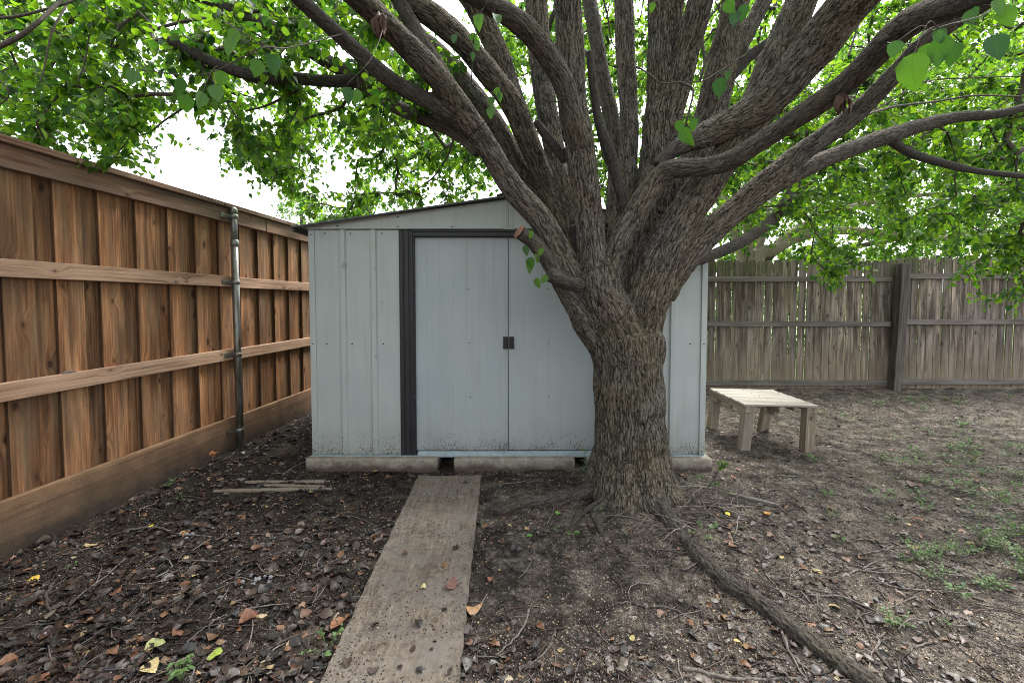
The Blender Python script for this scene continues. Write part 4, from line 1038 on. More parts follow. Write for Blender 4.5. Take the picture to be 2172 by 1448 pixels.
for oi in order:
    a = ATTR[oi]; dist = np.linalg.norm(Parr[:cnt] - a, axis=1)
    down = np.clip(Parr[:cnt, 2] - a[2], 0, None)
    j = int(np.argmin(dist + Pen[:cnt] - .0 * down)); dd = dist[j]
    if dd < .05: continue
    st = Parr[j]; dir0 = DIR[j]
    out = unit(a - st); t0 = unit(dir0 * .7 + out * .8 + rvec() * .25)
    m1 = st + t0 * dd * .4; m2 = a - unit(out * .8 + np.array([0, 0, -.25]) + rvec() * .3) * dd * .33
    k = max(2, int(dd / .10)); tt = np.linspace(0, 1, k + 1)[1:, None]
    pts = (1 - tt) ** 3 * st + 3 * (1 - tt) ** 2 * tt * m1 + 3 * (1 - tt) * tt ** 2 * m2 + tt ** 3 * a
    pts[:-1] += RNG.normal(0, .012, (k - 1, 3)) if k > 1 else 0
    if COMP[j] < 0: comp = ncomp; ncomp += 1
    else: comp = COMP[j]
    par = j; ids = []
    for q in pts:
        Parr[cnt] = q; PARENT[cnt] = par; COMP[cnt] = comp; DIR[cnt] = unit(q - Parr[par]); par = cnt; ids.append(cnt); cnt += 1
    chains.append((j, ids, comp)); tips.append((ids, comp))
    q = par
    while q >= nlimb: CNT[q] += 1; q = PARENT[q]
rad = .0024 * np.maximum(CNT, 1) ** .47
leaves = Leaves()
def leafy(path, n, size, droop=.35):
    """leaves along a little twig"""
    path = np.asarray(path); m = len(path)
    for i in range(n):
        t = (i + random.random()) / n; k = min(m - 2, int(t * (m - 1))); f = t * (m - 1) - k
        p = path[k] + (path[k + 1] - path[k]) * f; ax = unit(path[k + 1] - path[k])
        side = unit(np.cross(ax, rvec())); d = unit(side * .9 + ax * .45 + np.array([0, 0, -droop * random.uniform(.2, 2.2)]))
        up = unit(np.array([0, 0, 1.0]) + rvec() * .75)
        s_ = size * random.uniform(.65, 1.25)
        leaves.add(p + d * s_ * .35, d, up, s_, random.random() ** 1.1)
comp_mesh = {}
def ctube(comp, pts, r, seg):
    V, Q, T_, S = tube_arrays(np.asarray(pts), np.asarray(r), seg, False)
    L = comp_mesh.setdefault(comp, [[], [], 0]); L[0].append(V); L[1].append(Q + L[2]); L[2] += len(V)
for (j, ids, comp) in chains:
    pts = np.vstack([Parr[j][None], Parr[ids]]); r = np.concatenate([[rad[ids[0]] * 1.05], rad[ids]])
    ctube(comp, pts, r, 6 if r[0] > .006 else 5)
    inframe = True
    tip = pts[-1]; dirt = unit(pts[-1] - pts[-2])
    far = tip[1] > 4.2; hidden = tip[2] > CH + max(tip[1], .1) * .70
    nl_ = 8 if hidden else 9
    tail = pts[-5:] if len(pts) > 5 else pts
    leafy(tail, nl_, .051 if not hidden else .085)
    for k in range(3 if not hidden else 2):
        b = tail[random.randrange(len(tail))]; d = unit(dirt * .5 + rvec() * .9 + np.array([0, 0, -.15])); ln = random.uniform(.10, .26)
        e1 = b + d * ln * .5; e2 = b + unit(d + np.array([0, 0, -.3])) * ln
        ctube(comp, [b, e1, e2], [.0019, .0016, .0010], 4)
        leafy([b, e1, e2], 8 if not hidden else 5, .050 if not hidden else .085)

# single larger leaves and sprigs close to the lens (photo x, y, length in photo pixels, distance)
crown_leaves = leaves; leaves = Leaves()
NEAR = [(288, 150, 42, 1.5), (385, 165, 44, 1.45), (395, 200, 44, 1.45), (430, 195, 46, 1.42), (455, 180, 46, 1.42), (470, 150, 38, 1.5), (495, 80, 48, 1.4), (500, 60, 40, 1.5), (545, 125, 44, 1.4), (580, 115, 48, 1.35),
        (735, 185, 40, 1.7), (760, 190, 36, 1.75), (1018, 30, 38, 1.7), (1050, 30, 34, 1.75), (965, 72, 26, 1.9), (1000, 70, 26, 1.9), (1010, 85, 30, 1.9), (1003, 110, 22, 1.9),
        (1040, 205, 24, 2.0), (1060, 195, 24, 2.0), (1055, 185, 26, 2.0), (1042, 225, 32, 2.0), (1448, 272, 50, 1.95), (1440, 255, 30, 2.0), (1475, 250, 32, 2.0), (1530, 165, 46, 1.9), (1545, 150, 24, 2.0), (1385, 5, 22, 2.2), (1540, 0, 40, 1.9), (1580, 10, 36, 1.9), (1560, 25, 44, 1.9),
        (1938, 112, 80, .95), (1960, 95, 48, 1.05), (2000, 75, 64, 1.0), (2030, 90, 56, 1.0), (2105, 75, 62, 1.0), (2060, 20, 44, 1.15), (1905, 85, 42, 1.0), (2130, 15, 50, 1.1), (2110, 0, 46, 1.1), (1990, 60, 40, 1.0)]
for (u, v, ln, d) in NEAR:
    p = P(u, v, d); s_ = ln / F * d
    tocam = unit(np.array([0, 0, CH]) - p)
    dv = unit(np.array([random.uniform(-.35, .35), random.uniform(-.3, .3), -1.0]))
    leaves.add(p, dv, unit(tocam * 1.0 + rvec() * .55 + np.array([0, 0, .3])), s_ * (.84 if ln < 60 else .95), random.uniform(.1, .95))
near_leaves = leaves; leaves = crown_leaves; NEARB = [(p_, d_) for p_, d_ in zip(near_leaves.p, near_leaves.d)]
# twigs that carry them
NEARTW = [([(735, 70, 2.4), (620, 100, 1.8), (560, 100, 1.42), (500, 130, 1.44), (420, 160, 1.46), (290, 148, 1.52)], .0028),
          ([(560, 100, 1.42), (500, 60, 1.42), (455, 35, 1.6)], .0018),
          ([(820, 40, 2.2), (790, 120, 1.8), (740, 175, 1.7)], .002),
          ([(1000, 180, 2.7), (1002, 110, 2.0), (1010, 60, 1.8), (1030, 10, 1.7), (1060, -40, 1.7)], .003),
          ([(1020, 240, 2.6), (1035, 205, 2.1), (1060, 188, 2.0)], .002),
          ([(1450, 290, 2.6), (1460, 250, 2.05), (1478, 240, 2.0)], .002),
          ([(1500, 180, 2.9), (1520, 160, 2.1), (1545, 145, 1.95)], .002),
          ([(1560, 60, 2.8), (1555, 20, 2.0), (1570, -20, 1.9)], .002),
          ([(1880, 90, 1.9), (1925, 95, 1.2), (1990, 60, 1.0), (2090, 30, 1.08), (2150, -20, 1.2)], .0026)]
ct0 = -2
for pts, r in NEARTW:
    w = catmull(np.array([P(*q) for q in pts]), .04); ctube(ct0, w, np.linspace(r, r * .5, len(w)), 6); ct0 -= 1
NTL = [catmull(np.array([P(*q) for q in pts]), .02) for pts, r in NEARTW]; NTP = np.vstack(NTL); NTI = np.concatenate([np.full(len(w), -2 - i) for i, w in enumerate(NTL)])
for p_, d_ in NEARB:
    k = int(np.argmin(np.linalg.norm(NTP - p_ - np.array([0, 0, .02]), axis=1))); e = NTP[k]; ln = np.linalg.norm(e - p_)
    w = catmull(np.array([e, (e + p_) / 2 - unit(d_) * ln * .22 + rvec() * ln * .05, p_ + unit(d_) * .002]), .012); ctube(int(NTI[k]), w, np.linspace(.0013, .0007, len(w)), 4)
# bare dead twigs between the limbs
DEADTW = [([(640, 18, 2.95), (560, 22, 2.8), (470, 36, 2.7), (400, 44, 2.65), (330, 62, 2.6), (280, 80, 2.58), (240, 102, 2.55)], .012),
          ([(-60, 120, 2.3), (0, 98, 2.3), (45, 75, 2.32), (80, 48, 2.35), (105, 25, 2.4), (150, -20, 2.5)], .014), ([(-40, 40, 2.4), (30, 36, 2.4), (90, 22, 2.42), (160, 0, 2.5), (220, -40, 2.6)], .008),
          ([(210, -10, 2.7), (205, 40, 2.62), (190, 75, 2.6), (180, 130, 2.55), (165, 175, 2.52)], .006), ([(160, -20, 2.6), (130, 30, 2.5), (110, 70, 2.45), (95, 140, 2.42), (85, 175, 2.4)], .007),
          ([(640, 165, 2.72), (635, 188, 2.75), (600, 208, 2.8), (560, 226, 2.85), (520, 236, 2.9)], .010), ([(700, 168, 2.8), (660, 195, 3.0), (620, 220, 3.2), (590, 260, 3.3)], .004),
          ([(-20, 160, 2.6), (10, 180, 2.6), (18, 205, 2.62), (-10, 230, 2.65)], .005), ([(385, 232, 3.0), (350, 255, 3.1), (310, 284, 3.2), (250, 292, 3.25)], .007),
          ([(965, 285, 3.0), (950, 330, 3.6), (920, 375, 4.2), (880, 405, 4.6), (840, 430, 4.9)], .010), ([(1005, 320, 3.2), (985, 345, 3.8), (960, 390, 4.2), (930, 425, 4.5)], .006),
          ([(1800, 255, 2.9), (1850, 240, 3.0), (1900, 226, 3.1), (1990, 215, 3.2), (2070, 203, 3.2), (2180, 206, 3.2)], .009), ([(1740, 290, 3.0), (1790, 265, 3.2), (1860, 232, 3.4), (1960, 175, 3.5), (2080, 165, 3.5), (2180, 162, 3.5)], .007),
          ([(1880, 380, 3.9), (1930, 362, 3.8), (1960, 345, 3.7)], .014), ([(2100, 270, 3.6), (2120, 310, 3.6), (2150, 335, 3.6), (2200, 350, 3.6)], .008),([(1340, 150, 3.0), (1350, 142, 2.75), (1380, 160, 2.7), (1400, 176, 2.72), (1440, 175, 2.75), (1490, 172, 2.8), (1520, 155, 2.85), (1560, 130, 2.9), (1600, 100, 2.95)], .0055),
          ([(1362, 148, 2.72), (1364, 125, 2.72)], .003), ([(1440, 175, 2.75), (1470, 190, 2.75), (1460, 240, 2.7), (1448, 290, 2.75)], .008),
          ([(1485, 170, 2.7), (1495, 130, 2.7), (1490, 90, 2.7), (1495, 50, 2.68), (1520, 20, 2.66), (1545, -20, 2.6)], .009),
          ([(1497, 130, 2.7), (1520, 80, 2.66), (1540, 20, 2.6), (1545, -30, 2.6)], .009),
          ([(1185, 215, 2.65), (1160, 215, 2.6), (1235, 200, 2.55)], .003), ([(1300, 300, 2.85), (1312, 260, 2.82), (1340, 225, 2.8)], .004),
          ([(1280, 0, 3.0), (1290, 40, 3.05), (1295, 80, 3.1), (1308, 108, 3.25)], .006), ([(1365, -5, 3.1), (1360, 30, 3.15), (1350, 60, 3.3)], .005),
          ([(1508, 330, 2.7), (1490, 300, 2.62), (1475, 265, 2.6)], .003), ([(1515, 345, 2.65), (1508, 300, 2.6), (1503, 268, 2.6)], .003),
          ([(1655, 135, 2.6), (1660, 80, 2.55), (1685, 0, 2.5)], .004), ([(1800, 120, 2.2), (1815, 70, 2.25), (1825, 45, 2.3)], .005),
          ([(1780, 185, 2.25), (1840, 182, 2.1), (1905, 168, 2.0)], .004), ([(725, 60, 2.6), (735, 110, 2.5), (770, 150, 2.6)], .003),
          ([(724, 100, 2.4), (760, 125, 2.35), (800, 145, 2.4)], .0035), ([(860, 60, 2.6), (870, 30, 2.55), (885, 25, 2.5)], .0035)]
for pts, r in DEADTW:
    w = catmull(np.array([P(*q) for q in pts]), .03); ctube(ct0, w, np.linspace(r, r * .55, len(w)), 6); ct0 -= 1
# sprout on the sawn stub
spr = catmull(np.array([P(*q) for q in [(1168, 590, 2.72), (1150, 565, 2.66), (1136, 530, 2.64), (1130, 505, 2.66)]]), .03)
ctube(ct0, spr, np.linspace(.0035, .002, len(spr)), 6); ct0 -= 1
for (u, v, ln) in ((1112, 520, 24), (1150, 525, 20), (1125, 545, 26), (1118, 555, 26), (1135, 538, 22), (1138, 590, 22), (1160, 583, 22), (1125, 488, 18)):
    p = P(u, v, 2.65); leaves.add(p, unit(np.array([random.uniform(-.6, .4), -.2, -.9])), unit(np.array([0, -.8, .6]) + rvec() * .5), ln / F * 2.65, random.random() * .7)
sizes = sorted(comp_mesh.items(), key=lambda kv: -kv[1][2])
for rank, (cid, L) in enumerate(sizes[:95]):
    link('branch', mesh_np('branch', np.vstack(L[0]), quads=np.vstack(L[1]), smooth=True), M['twig'], pear)
rest = sizes[95:]
if rest:
    vs, qs_, n = [], [], 0
    for cid, L in rest:
        V = np.vstack(L[0]); vs.append(V); qs_.append(np.vstack(L[1]) + n); n += len(V)
    o = link('twigs', mesh_np('twigs', np.vstack(vs), quads=np.vstack(qs_), smooth=True), M['twig'], pear); o['kind'] = 'stuff'
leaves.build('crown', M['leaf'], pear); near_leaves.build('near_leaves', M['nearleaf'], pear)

# dead leaf clumps caught on the limbs
def clump(u, v, d, h, lb):
    m = MB(); c = P(u, v, d)
    for k in range(5):
        ax = unit(np.array([random.uniform(-.3, .3), random.uniform(-.3, .3), -1])); sd_ = unit(np.cross(ax, rvec())); n = np.cross(ax, sd_); base = c + rvec() * h * .14 + Z * h * .3
        rows_ = []; 
        for j in range(6):
            t = j / 5; w_ = h * .22 * math.sin(math.pi * (t * .85 + .12)) + .002
            for s in (-1, -.4, .3, 1):
                rows_.append(base + ax * t * h * random.uniform(.9, 1.05) + sd_ * s * w_ + n * (abs(s) * w_ * .9 + random.uniform(-.06, .06) * h))
        fs = [(j * 4 + i, j * 4 + i + 1, j * 4 + i + 5, j * 4 + i + 4) for j in range(5) for i in range(3)]
        m.add(rows_, fs, rows_, random.random(), 0, True)
    o = m.build('dead_leaf_clump', M['deadleaf']); sm = o.modifiers.new('s', 'SOLIDIFY'); sm.thickness = .0012
    tag(o, lb, 'dead leaves', 'dead leaf clumps hanging in the tree')
clump(810, 50, 2.1, .11, 'curled brown dead leaf clump hanging at the top left of the limbs')
clump(1790, 212, 2.15, .085, 'dark shrivelled leaf clump hanging below a limb on the right')

# ------------------------------------------------------------------ trees beyond the fences
def far_tree(name, label, base, limbs, attr, mat_leaf, mat_bark, lsize, per, group=None, trunk_name='trunk', nleaf=9):
    global leaves
    t = empty(name, base); tag(t, label, 'tree', group)
    m = MB(); nodes = []; dirs = []
    for pts in limbs:
        c = catmull(np.array(pts, float), .12); m.tube(c[:, :3], np.maximum(c[:, 3], .006), 10)
        nodes += list(c[::2, :3]); dirs += list(np.gradient(c[:, :3], axis=0)[::2])
    m.build(trunk_name, mat_bark, t)
    P_ = list(nodes); D_ = [unit(x) for x in dirs]
    lv = Leaves(); tw_v, tw_q, n = [], [], 0
    arr = np.zeros((len(P_) + len(attr) * 8 + 10, 3)); arr[:len(P_)] = np.array(P_); k_ = len(P_)
    dd = np.array([np.min(np.linalg.norm(arr[:k_] - a, axis=1)) for a in attr])
    keep = leaves; leaves = lv
    for oi in np.argsort(dd):
        a = np.asarray(attr[oi]); ds = np.linalg.norm(arr[:k_] - a, axis=1); j = int(np.argmin(ds)); st = arr[j].copy()
        mid = (st + a) / 2 + rvec() * ds[j] * .12 + Z * ds[j] * .08
        pts = catmull(np.array([st, mid, a]), max(.12, ds[j] / 5)); r0 = min(.02, .004 + ds[j] * .006)
        V, Q, T_, S = tube_arrays(pts, np.linspace(r0, .003, len(pts)), 4, False); tw_v.append(V); tw_q.append(Q + n); n += len(V)
        for q in pts[1:][:7]:
            if k_ < len(arr): arr[k_] = q; k_ += 1
        tail = pts[-3:]; leafy(tail, nleaf, lsize)
        for s in range(per):
            d = rvec() + np.array([0, 0, -.2]); e = a + unit(d) * random.uniform(.15, .4)
            V, Q, T_, S = tube_arrays(np.array([a, (a + e) / 2 + rvec() * .02, e]), np.array([.003, .0025, .002]), 3, False); tw_v.append(V); tw_q.append(Q + n); n += len(V)
            leafy([a, (a + e) / 2, e], nleaf, lsize)
    leaves = keep
    link('branches', mesh_np('branches', np.vstack(tw_v), quads=np.vstack(tw_q)), mat_bark, t)
    lv.build('crown', mat_leaf, t)
    return t
YT = 7.9
def TP(u, v, w, y=YT): p = P(u, v, y); return (*p, w / 2 / F * y)
R_BG = [(1470, 540), (1480, 300), (1600, 120), (1750, 30), (2300, 20), (2300, 580), (1900, 560), (1700, 545)]
far_tree('crape_myrtle', 'pale smooth multi-stemmed tree rising just behind the old fence', (P(1590, 700, YT)[0], YT, 0),
   [[(P(1585, 700, YT)[0], YT, 0, .08), TP(1572, 560, 17), TP(1558, 500, 17), TP(1540, 455, 15), TP(1535, 380, 12), TP(1525, 300, 9)],
    [(P(1592, 700, YT)[0], YT, 0, .08), TP(1590, 560, 17), TP(1586, 500, 16), TP(1582, 440, 15), TP(1600, 370, 14), TP(1620, 280, 10)],
    [(P(1598, 700, YT)[0], YT - .05, 0, .07), TP(1606, 560, 15), TP(1616, 510, 13), TP(1628, 465, 12), TP(1640, 420, 12), TP(1660, 340, 9)],
    [(P(1600, 700, YT)[0], YT - .1, 0, .14), TP(1602, 562, 32), TP(1640, 530, 26), TP(1690, 505, 22), TP(1760, 490, 18), TP(1850, 492, 14), TP(1960, 505, 10), TP(2060, 500, 8)],
    [TP(1640, 530, 20), TP(1670, 500, 16), TP(1720, 470, 14), TP(1800, 440, 12), TP(1900, 420, 9), TP(2000, 410, 7)]],
   sample_region(R_BG, (7.2, 9.2), 640), M['leaf'], M['paletrunk'], .062, 3, 'trees beyond the fences', nleaf=9)
far_tree('shade_tree', 'dense dark green tree far behind the old fence at the right', (6.5, 12.5, 0),
   [[(6.5, 12.5, 0, .2), (6.4, 12.5, 1.8, .17), (6.0, 12.3, 3.2, .12), (5.0, 12.0, 4.5, .07)], [(6.4, 12.5, 1.8, .14), (7.5, 12.4, 3.0, .1), (9.5, 12.2, 4.2, .06)], [(6.4, 12.5, 2.0, .12), (8.4, 12.2, 2.6, .08), (11, 12, 3.1, .05)]],
   [P(random.uniform(1500, 2330), random.uniform(90, 640) , random.uniform(11, 14)) for _ in range(760)], M['leaf'], M['twig'], .13, 3, 'trees beyond the fences', nleaf=10)
far_tree('willow_tree', 'small feathery pale green tree beyond the cedar fence left of the shed', (P(640, 600, 12)[0], 12, 0),
   [[(P(640, 600, 12)[0], 12, 0, .09), (P(638, 480, 12)[0], 12, 2.4, .06), (*P(640, 410, 12), .02)]],
   sample_region([(575, 470), (590, 430), (625, 400), (655, 400), (690, 440), (700, 490), (640, 520)], (11.4, 12.6), 46), M['farleaf'], M['twig'], .055, 3, 'trees beyond the fences', nleaf=10)
# bare stems beyond the cedar fence
bs = empty('bare_shrub', (P(150, 500, 5)[0], 5, 0)); tag(bs, 'leafless upright shrub stems showing above the cedar fence', 'shrub')
m = MB()
for (u, v, u2, v2) in ((125, 420, 128, 285), (143, 420, 140, 290), (170, 420, 170, 250), (168, 340, 186, 305), (214, 430, 213, 340), (172, 300, 166, 270)):
    a, b = P(u, v, 4.6), P(u2, v2, 4.6)
    if v > 400: a[2] = 0
    m.tube([a, (a + b) / 2 + rvec() * .02, b], [.006, .004, .0015], 5)
m.build('stem', M['drytwig'], bs)
# green hedge mass glimpsed through the gaps of the back fence
hv = Leaves(); keep = leaves; leaves = hv
for _ in range(700):
    a = np.array([random.uniform(1.0, 9.5), random.uniform(8.6, 9.3), random.uniform(.2, 1.5)]); leafy([a, a + rvec() * .25], 7, .085)
leaves = keep
hedge = empty('hedge', (5, 9, 0)); tag(hedge, 'green hedge glimpsed through gaps of the weathered fence', 'hedge')
hv.build('foliage', M['leaf'], hedge)
m = MB()
for k in range(14):
    x = 1.3 + k * .6; m.tube([(x, 9, 0), (x + .05, 9, .6), (x - .05, 9, 1.3)], [.02, .015, .006], 6)
m.build('stem', M['twig'], hedge)

# ------------------------------------------------------------------ litter on the ground
class Litter:
    def __init__(s): s.v = []; s.q = []; s.t = []; s.c = []; s.n = 0
    def leaf(s, x, y, z, size, col, flat=.3):
        T = Leaves.T; k = len(T); a = random.uniform(0, 2 * math.pi)
        d = unit(np.array([math.cos(a), math.sin(a), random.gauss(0, flat * .5)])); up = unit(np.array([random.gauss(0, flat), random.gauss(0, flat), 1]))
        xx = unit(np.cross(d, up)); zz_ = np.cross(xx, d)
        fold = random.gauss(.1, .35); curl = random.gauss(.0, .45); crk = random.uniform(.02, .10); ph_ = random.uniform(0, 9)
        tx = T[:, 0] * random.uniform(.75, 1.1); ty = T[:, 1]
        tz = fold * np.abs(tx) + curl * (ty - .5) ** 2 + crk * np.sin(ty * 8 + ph_) * np.sign(tx + 1e-6)
        V = np.array([x, y, z]) + size * ((tx[:, None]) * xx + (ty - .5)[:, None] * d + (tz - tz.min())[:, None] * zz_)
        s.v.append(V); s.q.append(Leaves.Q + s.n); s.t.append(Leaves.TR + s.n); s.c.append(np.tile([*col, 1], (k, 1))); s.n += k
    def chunk(s, x, y, z, size, col):
        e = RNG.normal(size=(3, 3)); e, _ = np.linalg.qr(e); sc = size * np.array([1, random.uniform(.4, .9), random.uniform(.2, .6)])
        B = np.array([(-1, -1, -1), (1, -1, -1), (1, 1, -1), (-1, 1, -1), (-.7, -.7, 1), (.7, -.7, 1), (.7, .7, 1), (-.7, .7, 1)]) * .5 * (1 + RNG.normal(0, .18, (8, 3)))
        rz = random.uniform(0, 6.3); c_, s_ = math.cos(rz), math.sin(rz); R = np.array([[c_, -s_, 0], [s_, c_, 0], [0, 0, 1]])
        V = np.array([x, y, z]) + (B * sc) @ R.T
        s.v.append(V); s.q.append(np.array([(0, 3, 2, 1), (4, 5, 6, 7), (0, 1, 5, 4), (1, 2, 6, 5), (2, 3, 7, 6), (3, 0, 4, 7)]) + s.n); s.c.append(np.tile([*col, 1], (8, 1))); s.n += 8
    def stick(s, pts, r, col, seg=5):
        V, Q, T, S = tube_arrays(np.asarray(pts, float), np.asarray(r, float), seg, True)
        s.v.append(V); s.q.append(Q + s.n); s.t.append(T + s.n); s.c.append(np.tile([*col, 1], (len(V), 1))); s.n += len(V)
    def build(s, name, mat, parent=None, smooth=False):
        return link(name, mesh_np(name, np.vstack(s.v), quads=np.vstack(s.q), tris=np.vstack(s.t) if s.t else None, smooth=smooth, attrs={'col': ('FLOAT_COLOR', np.vstack(s.c))}), mat, parent)
DARK = [(.022, .015, .012), (.032, .021, .016), (.045, .03, .024), (.028, .024, .023), (.055, .036, .027), (.02, .017, .017)]
RUST = [(.13, .060, .032), (.17, .082, .044), (.10, .050, .032), (.20, .110, .064), (.085, .047, .034), (.14, .085, .058)]
GREY = [(.10, .08, .068), (.14, .112, .094), (.075, .06, .052), (.12, .102, .092)]
TAN = [(.32, .24, .14), (.36, .29, .18), (.27, .18, .10), (.40, .31, .12)]
def jit(c): k = random.uniform(.75, 1.3); return tuple(min(.9, x * k * random.uniform(.93, 1.07)) for x in c)
def free(x, y):
    if y > 3.46 and -1.7 < x < 1.62 and y < 6.05: return False
    if math.hypot(x - TX, y - TY) < .27: return False
    if x < -L0 + K0 * y + .02 or y > 6.55: return False
    return True
def dens_left(x, y): return 1 / (1 + math.exp((x + .75 + .25 * math.sin(y * 3)) * 3.5))
lit = Litter(); n = 0
pts_n = RNG.random((60000, 3)); kk = 0
nz = None
while n < 8200:
    u, v = random.uniform(-250, 2450), HOR + 1273.8 / random.uniform(1.42, 6.5) if random.random() < .35 else random.uniform(880, 1520)
    if v < 830: continue
    g = G(u, v, 0); x, y = g[0], g[1]
    if not free(x, y): continue
    cl = float(perlin(np.array([[x * 2.2, y * 2.2, 3.3]]), 5)[0]); dl = dens_left(x, y)
    near_tree = math.exp(-((x - 1.35) / .5) ** 2 - ((y - 2.55) / .35) ** 2)
    pr = .25 + .65 * dl + .6 * near_tree + .55 * cl
    if on_plank(x, y): pr *= .05
    if x > .9 and y > 2.9: pr *= .45
    if random.random() > pr: continue
    r = random.random()
    if dl > .5: col = random.choice(DARK) if r < .84 else (random.choice(RUST) if r < .93 else (random.choice(GREY) if r < .985 else random.choice(TAN)))
    else: col = random.choice(DARK) if r < .45 else (random.choice(RUST) if r < .62 else (random.choice(GREY) if r < .97 else random.choice(TAN)))
    z = gz(x, y) if not on_plank(x, y) else plank_z(x, y)
    lit.leaf(x, y, z + random.uniform(0, .008) - .002, (.012 + .052 * random.random() ** 2.1) * (1.0 if dl > .4 else .8), jit(col), .30); n += 1
tag(lit.build('leaf_litter', M['litter'], smooth=True), 'fallen brown leaves scattered over the dirt, thickest by the cedar fence', 'leaf litter', kind='stuff')
ch = Litter()
CU = RNG.uniform(-150, 2350, 150000); CV = RNG.uniform(838, 1500, 150000)
CD = (CH / ((CV - HOR) / F)); GXs = (CU - 1086) / F * CD; GYs = CD
GN = perlin(np.stack([GXs * 3, GYs * 3, np.full_like(GXs, 1.3)], 1), 8); rel = np.stack([GXs - cpl[0], GYs - cpl[1]], 1)
OP = (np.abs(rel @ perp[:2]) < wpl / 2) & (np.abs(rel @ dirv[:2]) < 1.22)
keepm = (RNG.random(150000) < np.where(OP, .20, .38) + .5 * GN + np.where(GXs > .1, .26, 0) - np.where(CV < 1000, .12, 0))
keepm &= ~((GYs > 3.46) & (GXs > -1.7) & (GXs < 1.62) & (GYs < 6.05)) & (np.hypot(GXs - TX, GYs - TY) > .27) & (GXs > -L0 + K0 * GYs + .02) & (GYs < 6.55)
GXs, GYs, OP = GXs[keepm], GYs[keepm], OP[keepm]; n = len(GXs)
GZ = gzs(GXs, GYs); ra = (rel[keepm] @ perp[:2]); rb = (rel[keepm] @ dirv[:2])
GZ = np.where(OP, cpl[2] + .009 + .0048 * np.sin(rb * 1.9 + 1) + .006 * (np.abs(ra) / (wpl / 2)) ** 3, GZ)
CS = RNG.uniform(.0025, .0080, n) * np.where((RNG.random(n) < .05) & ~OP, 1.8, 1.0) * np.clip(GYs / 2.3, 1, 2.4)
PAL = np.array(DARK * 3 + GREY * 4 + RUST[::2] + TAN[:3] + [(.36, .30, .23), (.30, .25, .19)] + [(.36, .33, .29), (.30, .27, .235), (.20, .175, .15), (.24, .20, .165)])
CC = PAL[RNG.integers(0, len(PAL), n)] * RNG.uniform(.75, 1.3, (n, 1))
B0 = np.array([(-1, -1, -1), (1, -1, -1), (1, 1, -1), (-1, 1, -1), (-.7, -.7, 1), (.7, -.7, 1), (.7, .7, 1), (-.7, .7, 1)]) * .5
BV = B0[None] * (1 + RNG.normal(0, .18, (n, 8, 3))) * (CS[:, None] * np.stack([np.ones(n), RNG.uniform(.4, .9, n), RNG.uniform(.2, .6, n)], 1))[:, None]
ang = RNG.uniform(0, 6.3, n); ca, sa = np.cos(ang)[:, None], np.sin(ang)[:, None]
BV = np.stack([BV[..., 0] * ca - BV[..., 1] * sa, BV[..., 0] * sa + BV[..., 1] * ca, BV[..., 2]], -1) + np.stack([GXs, GYs, GZ + CS * .1], 1)[:, None]
FQ = np.array([(0, 3, 2, 1), (4, 5, 6, 7), (0, 1, 5, 4), (1, 2, 6, 5), (2, 3, 7, 6), (3, 0, 4, 7)])
ch.v.append(BV.reshape(-1, 3)); ch.q.append((FQ[None] + (np.arange(n) * 8)[:, None, None]).reshape(-1, 4)); ch.c.append(np.repeat(np.hstack([CC, np.ones((n, 1))]), 8, 0))
tag(ch.build('gravel', M['chip']), 'tiny stones, seed husks and bark crumbs strewn over the dirt', 'gravel', kind='stuff')
sk = Litter(); n = 0
while n < 1150:
    u, v = random.uniform(-150, 2350), random.uniform(880, 1500); g = G(u, v, 0); x, y = g[0], g[1]
    if not free(x, y) or on_plank(x, y): continue
    if random.random() > .35 + .5 * dens_left(x, y) + .7 * math.exp(-((x - 1.5) / .6) ** 2 - ((y - 2.3) / .5) ** 2): continue
    a = random.uniform(0, 6.3); ln = random.uniform(.05, .24); cv = random.gauss(0, .25); pts = []
    px, pyy = x, y
    for k in range(5):
        pts.append((px, pyy, gz(px, pyy) + .004 + random.uniform(0, .005))); a += cv + random.gauss(0, .15); px += math.cos(a) * ln / 4; pyy += math.sin(a) * ln / 4
    r0 = random.uniform(.0012, .0032)
    sk.stick(pts, [r0, r0, r0 * .9, r0 * .8, r0 * .5], jit(random.choice(GREY + DARK + [(.2, .175, .15)]))); n += 1
for _ in range(130):
    u, v = random.gauss(1500, 62), random.gauss(1092, 30); g = G(u, v, 0); x, y = g[0], g[1]
    if not free(x, y): continue
    a = random.gauss(.2, .8) + random.choice((0, math.pi)); ln = random.uniform(.10, .32); pts = []; zb_ = random.uniform(.004, .05); px, pyy = x, y; tl_ = random.uniform(-.02, .02)
    for k in range(5):
        pts.append((px, pyy, gz(px, pyy) + zb_ + tl_ * (k - 2))); a += random.gauss(0, .2); px += math.cos(a) * ln / 4; pyy += math.sin(a) * ln / 4
    r0 = random.uniform(.0014, .0036); sk.stick(pts, [r0, r0, r0 * .9, r0 * .8, r0 * .5], jit(random.choice(GREY + [(.2, .175, .15), (.24, .215, .19), (.09, .075, .06)])))
tag(sk.build('twig_litter', M['chip'], smooth=True), 'thin dry twig scraps lying thickly among the leaves and dirt', 'twig litter', kind='stuff')

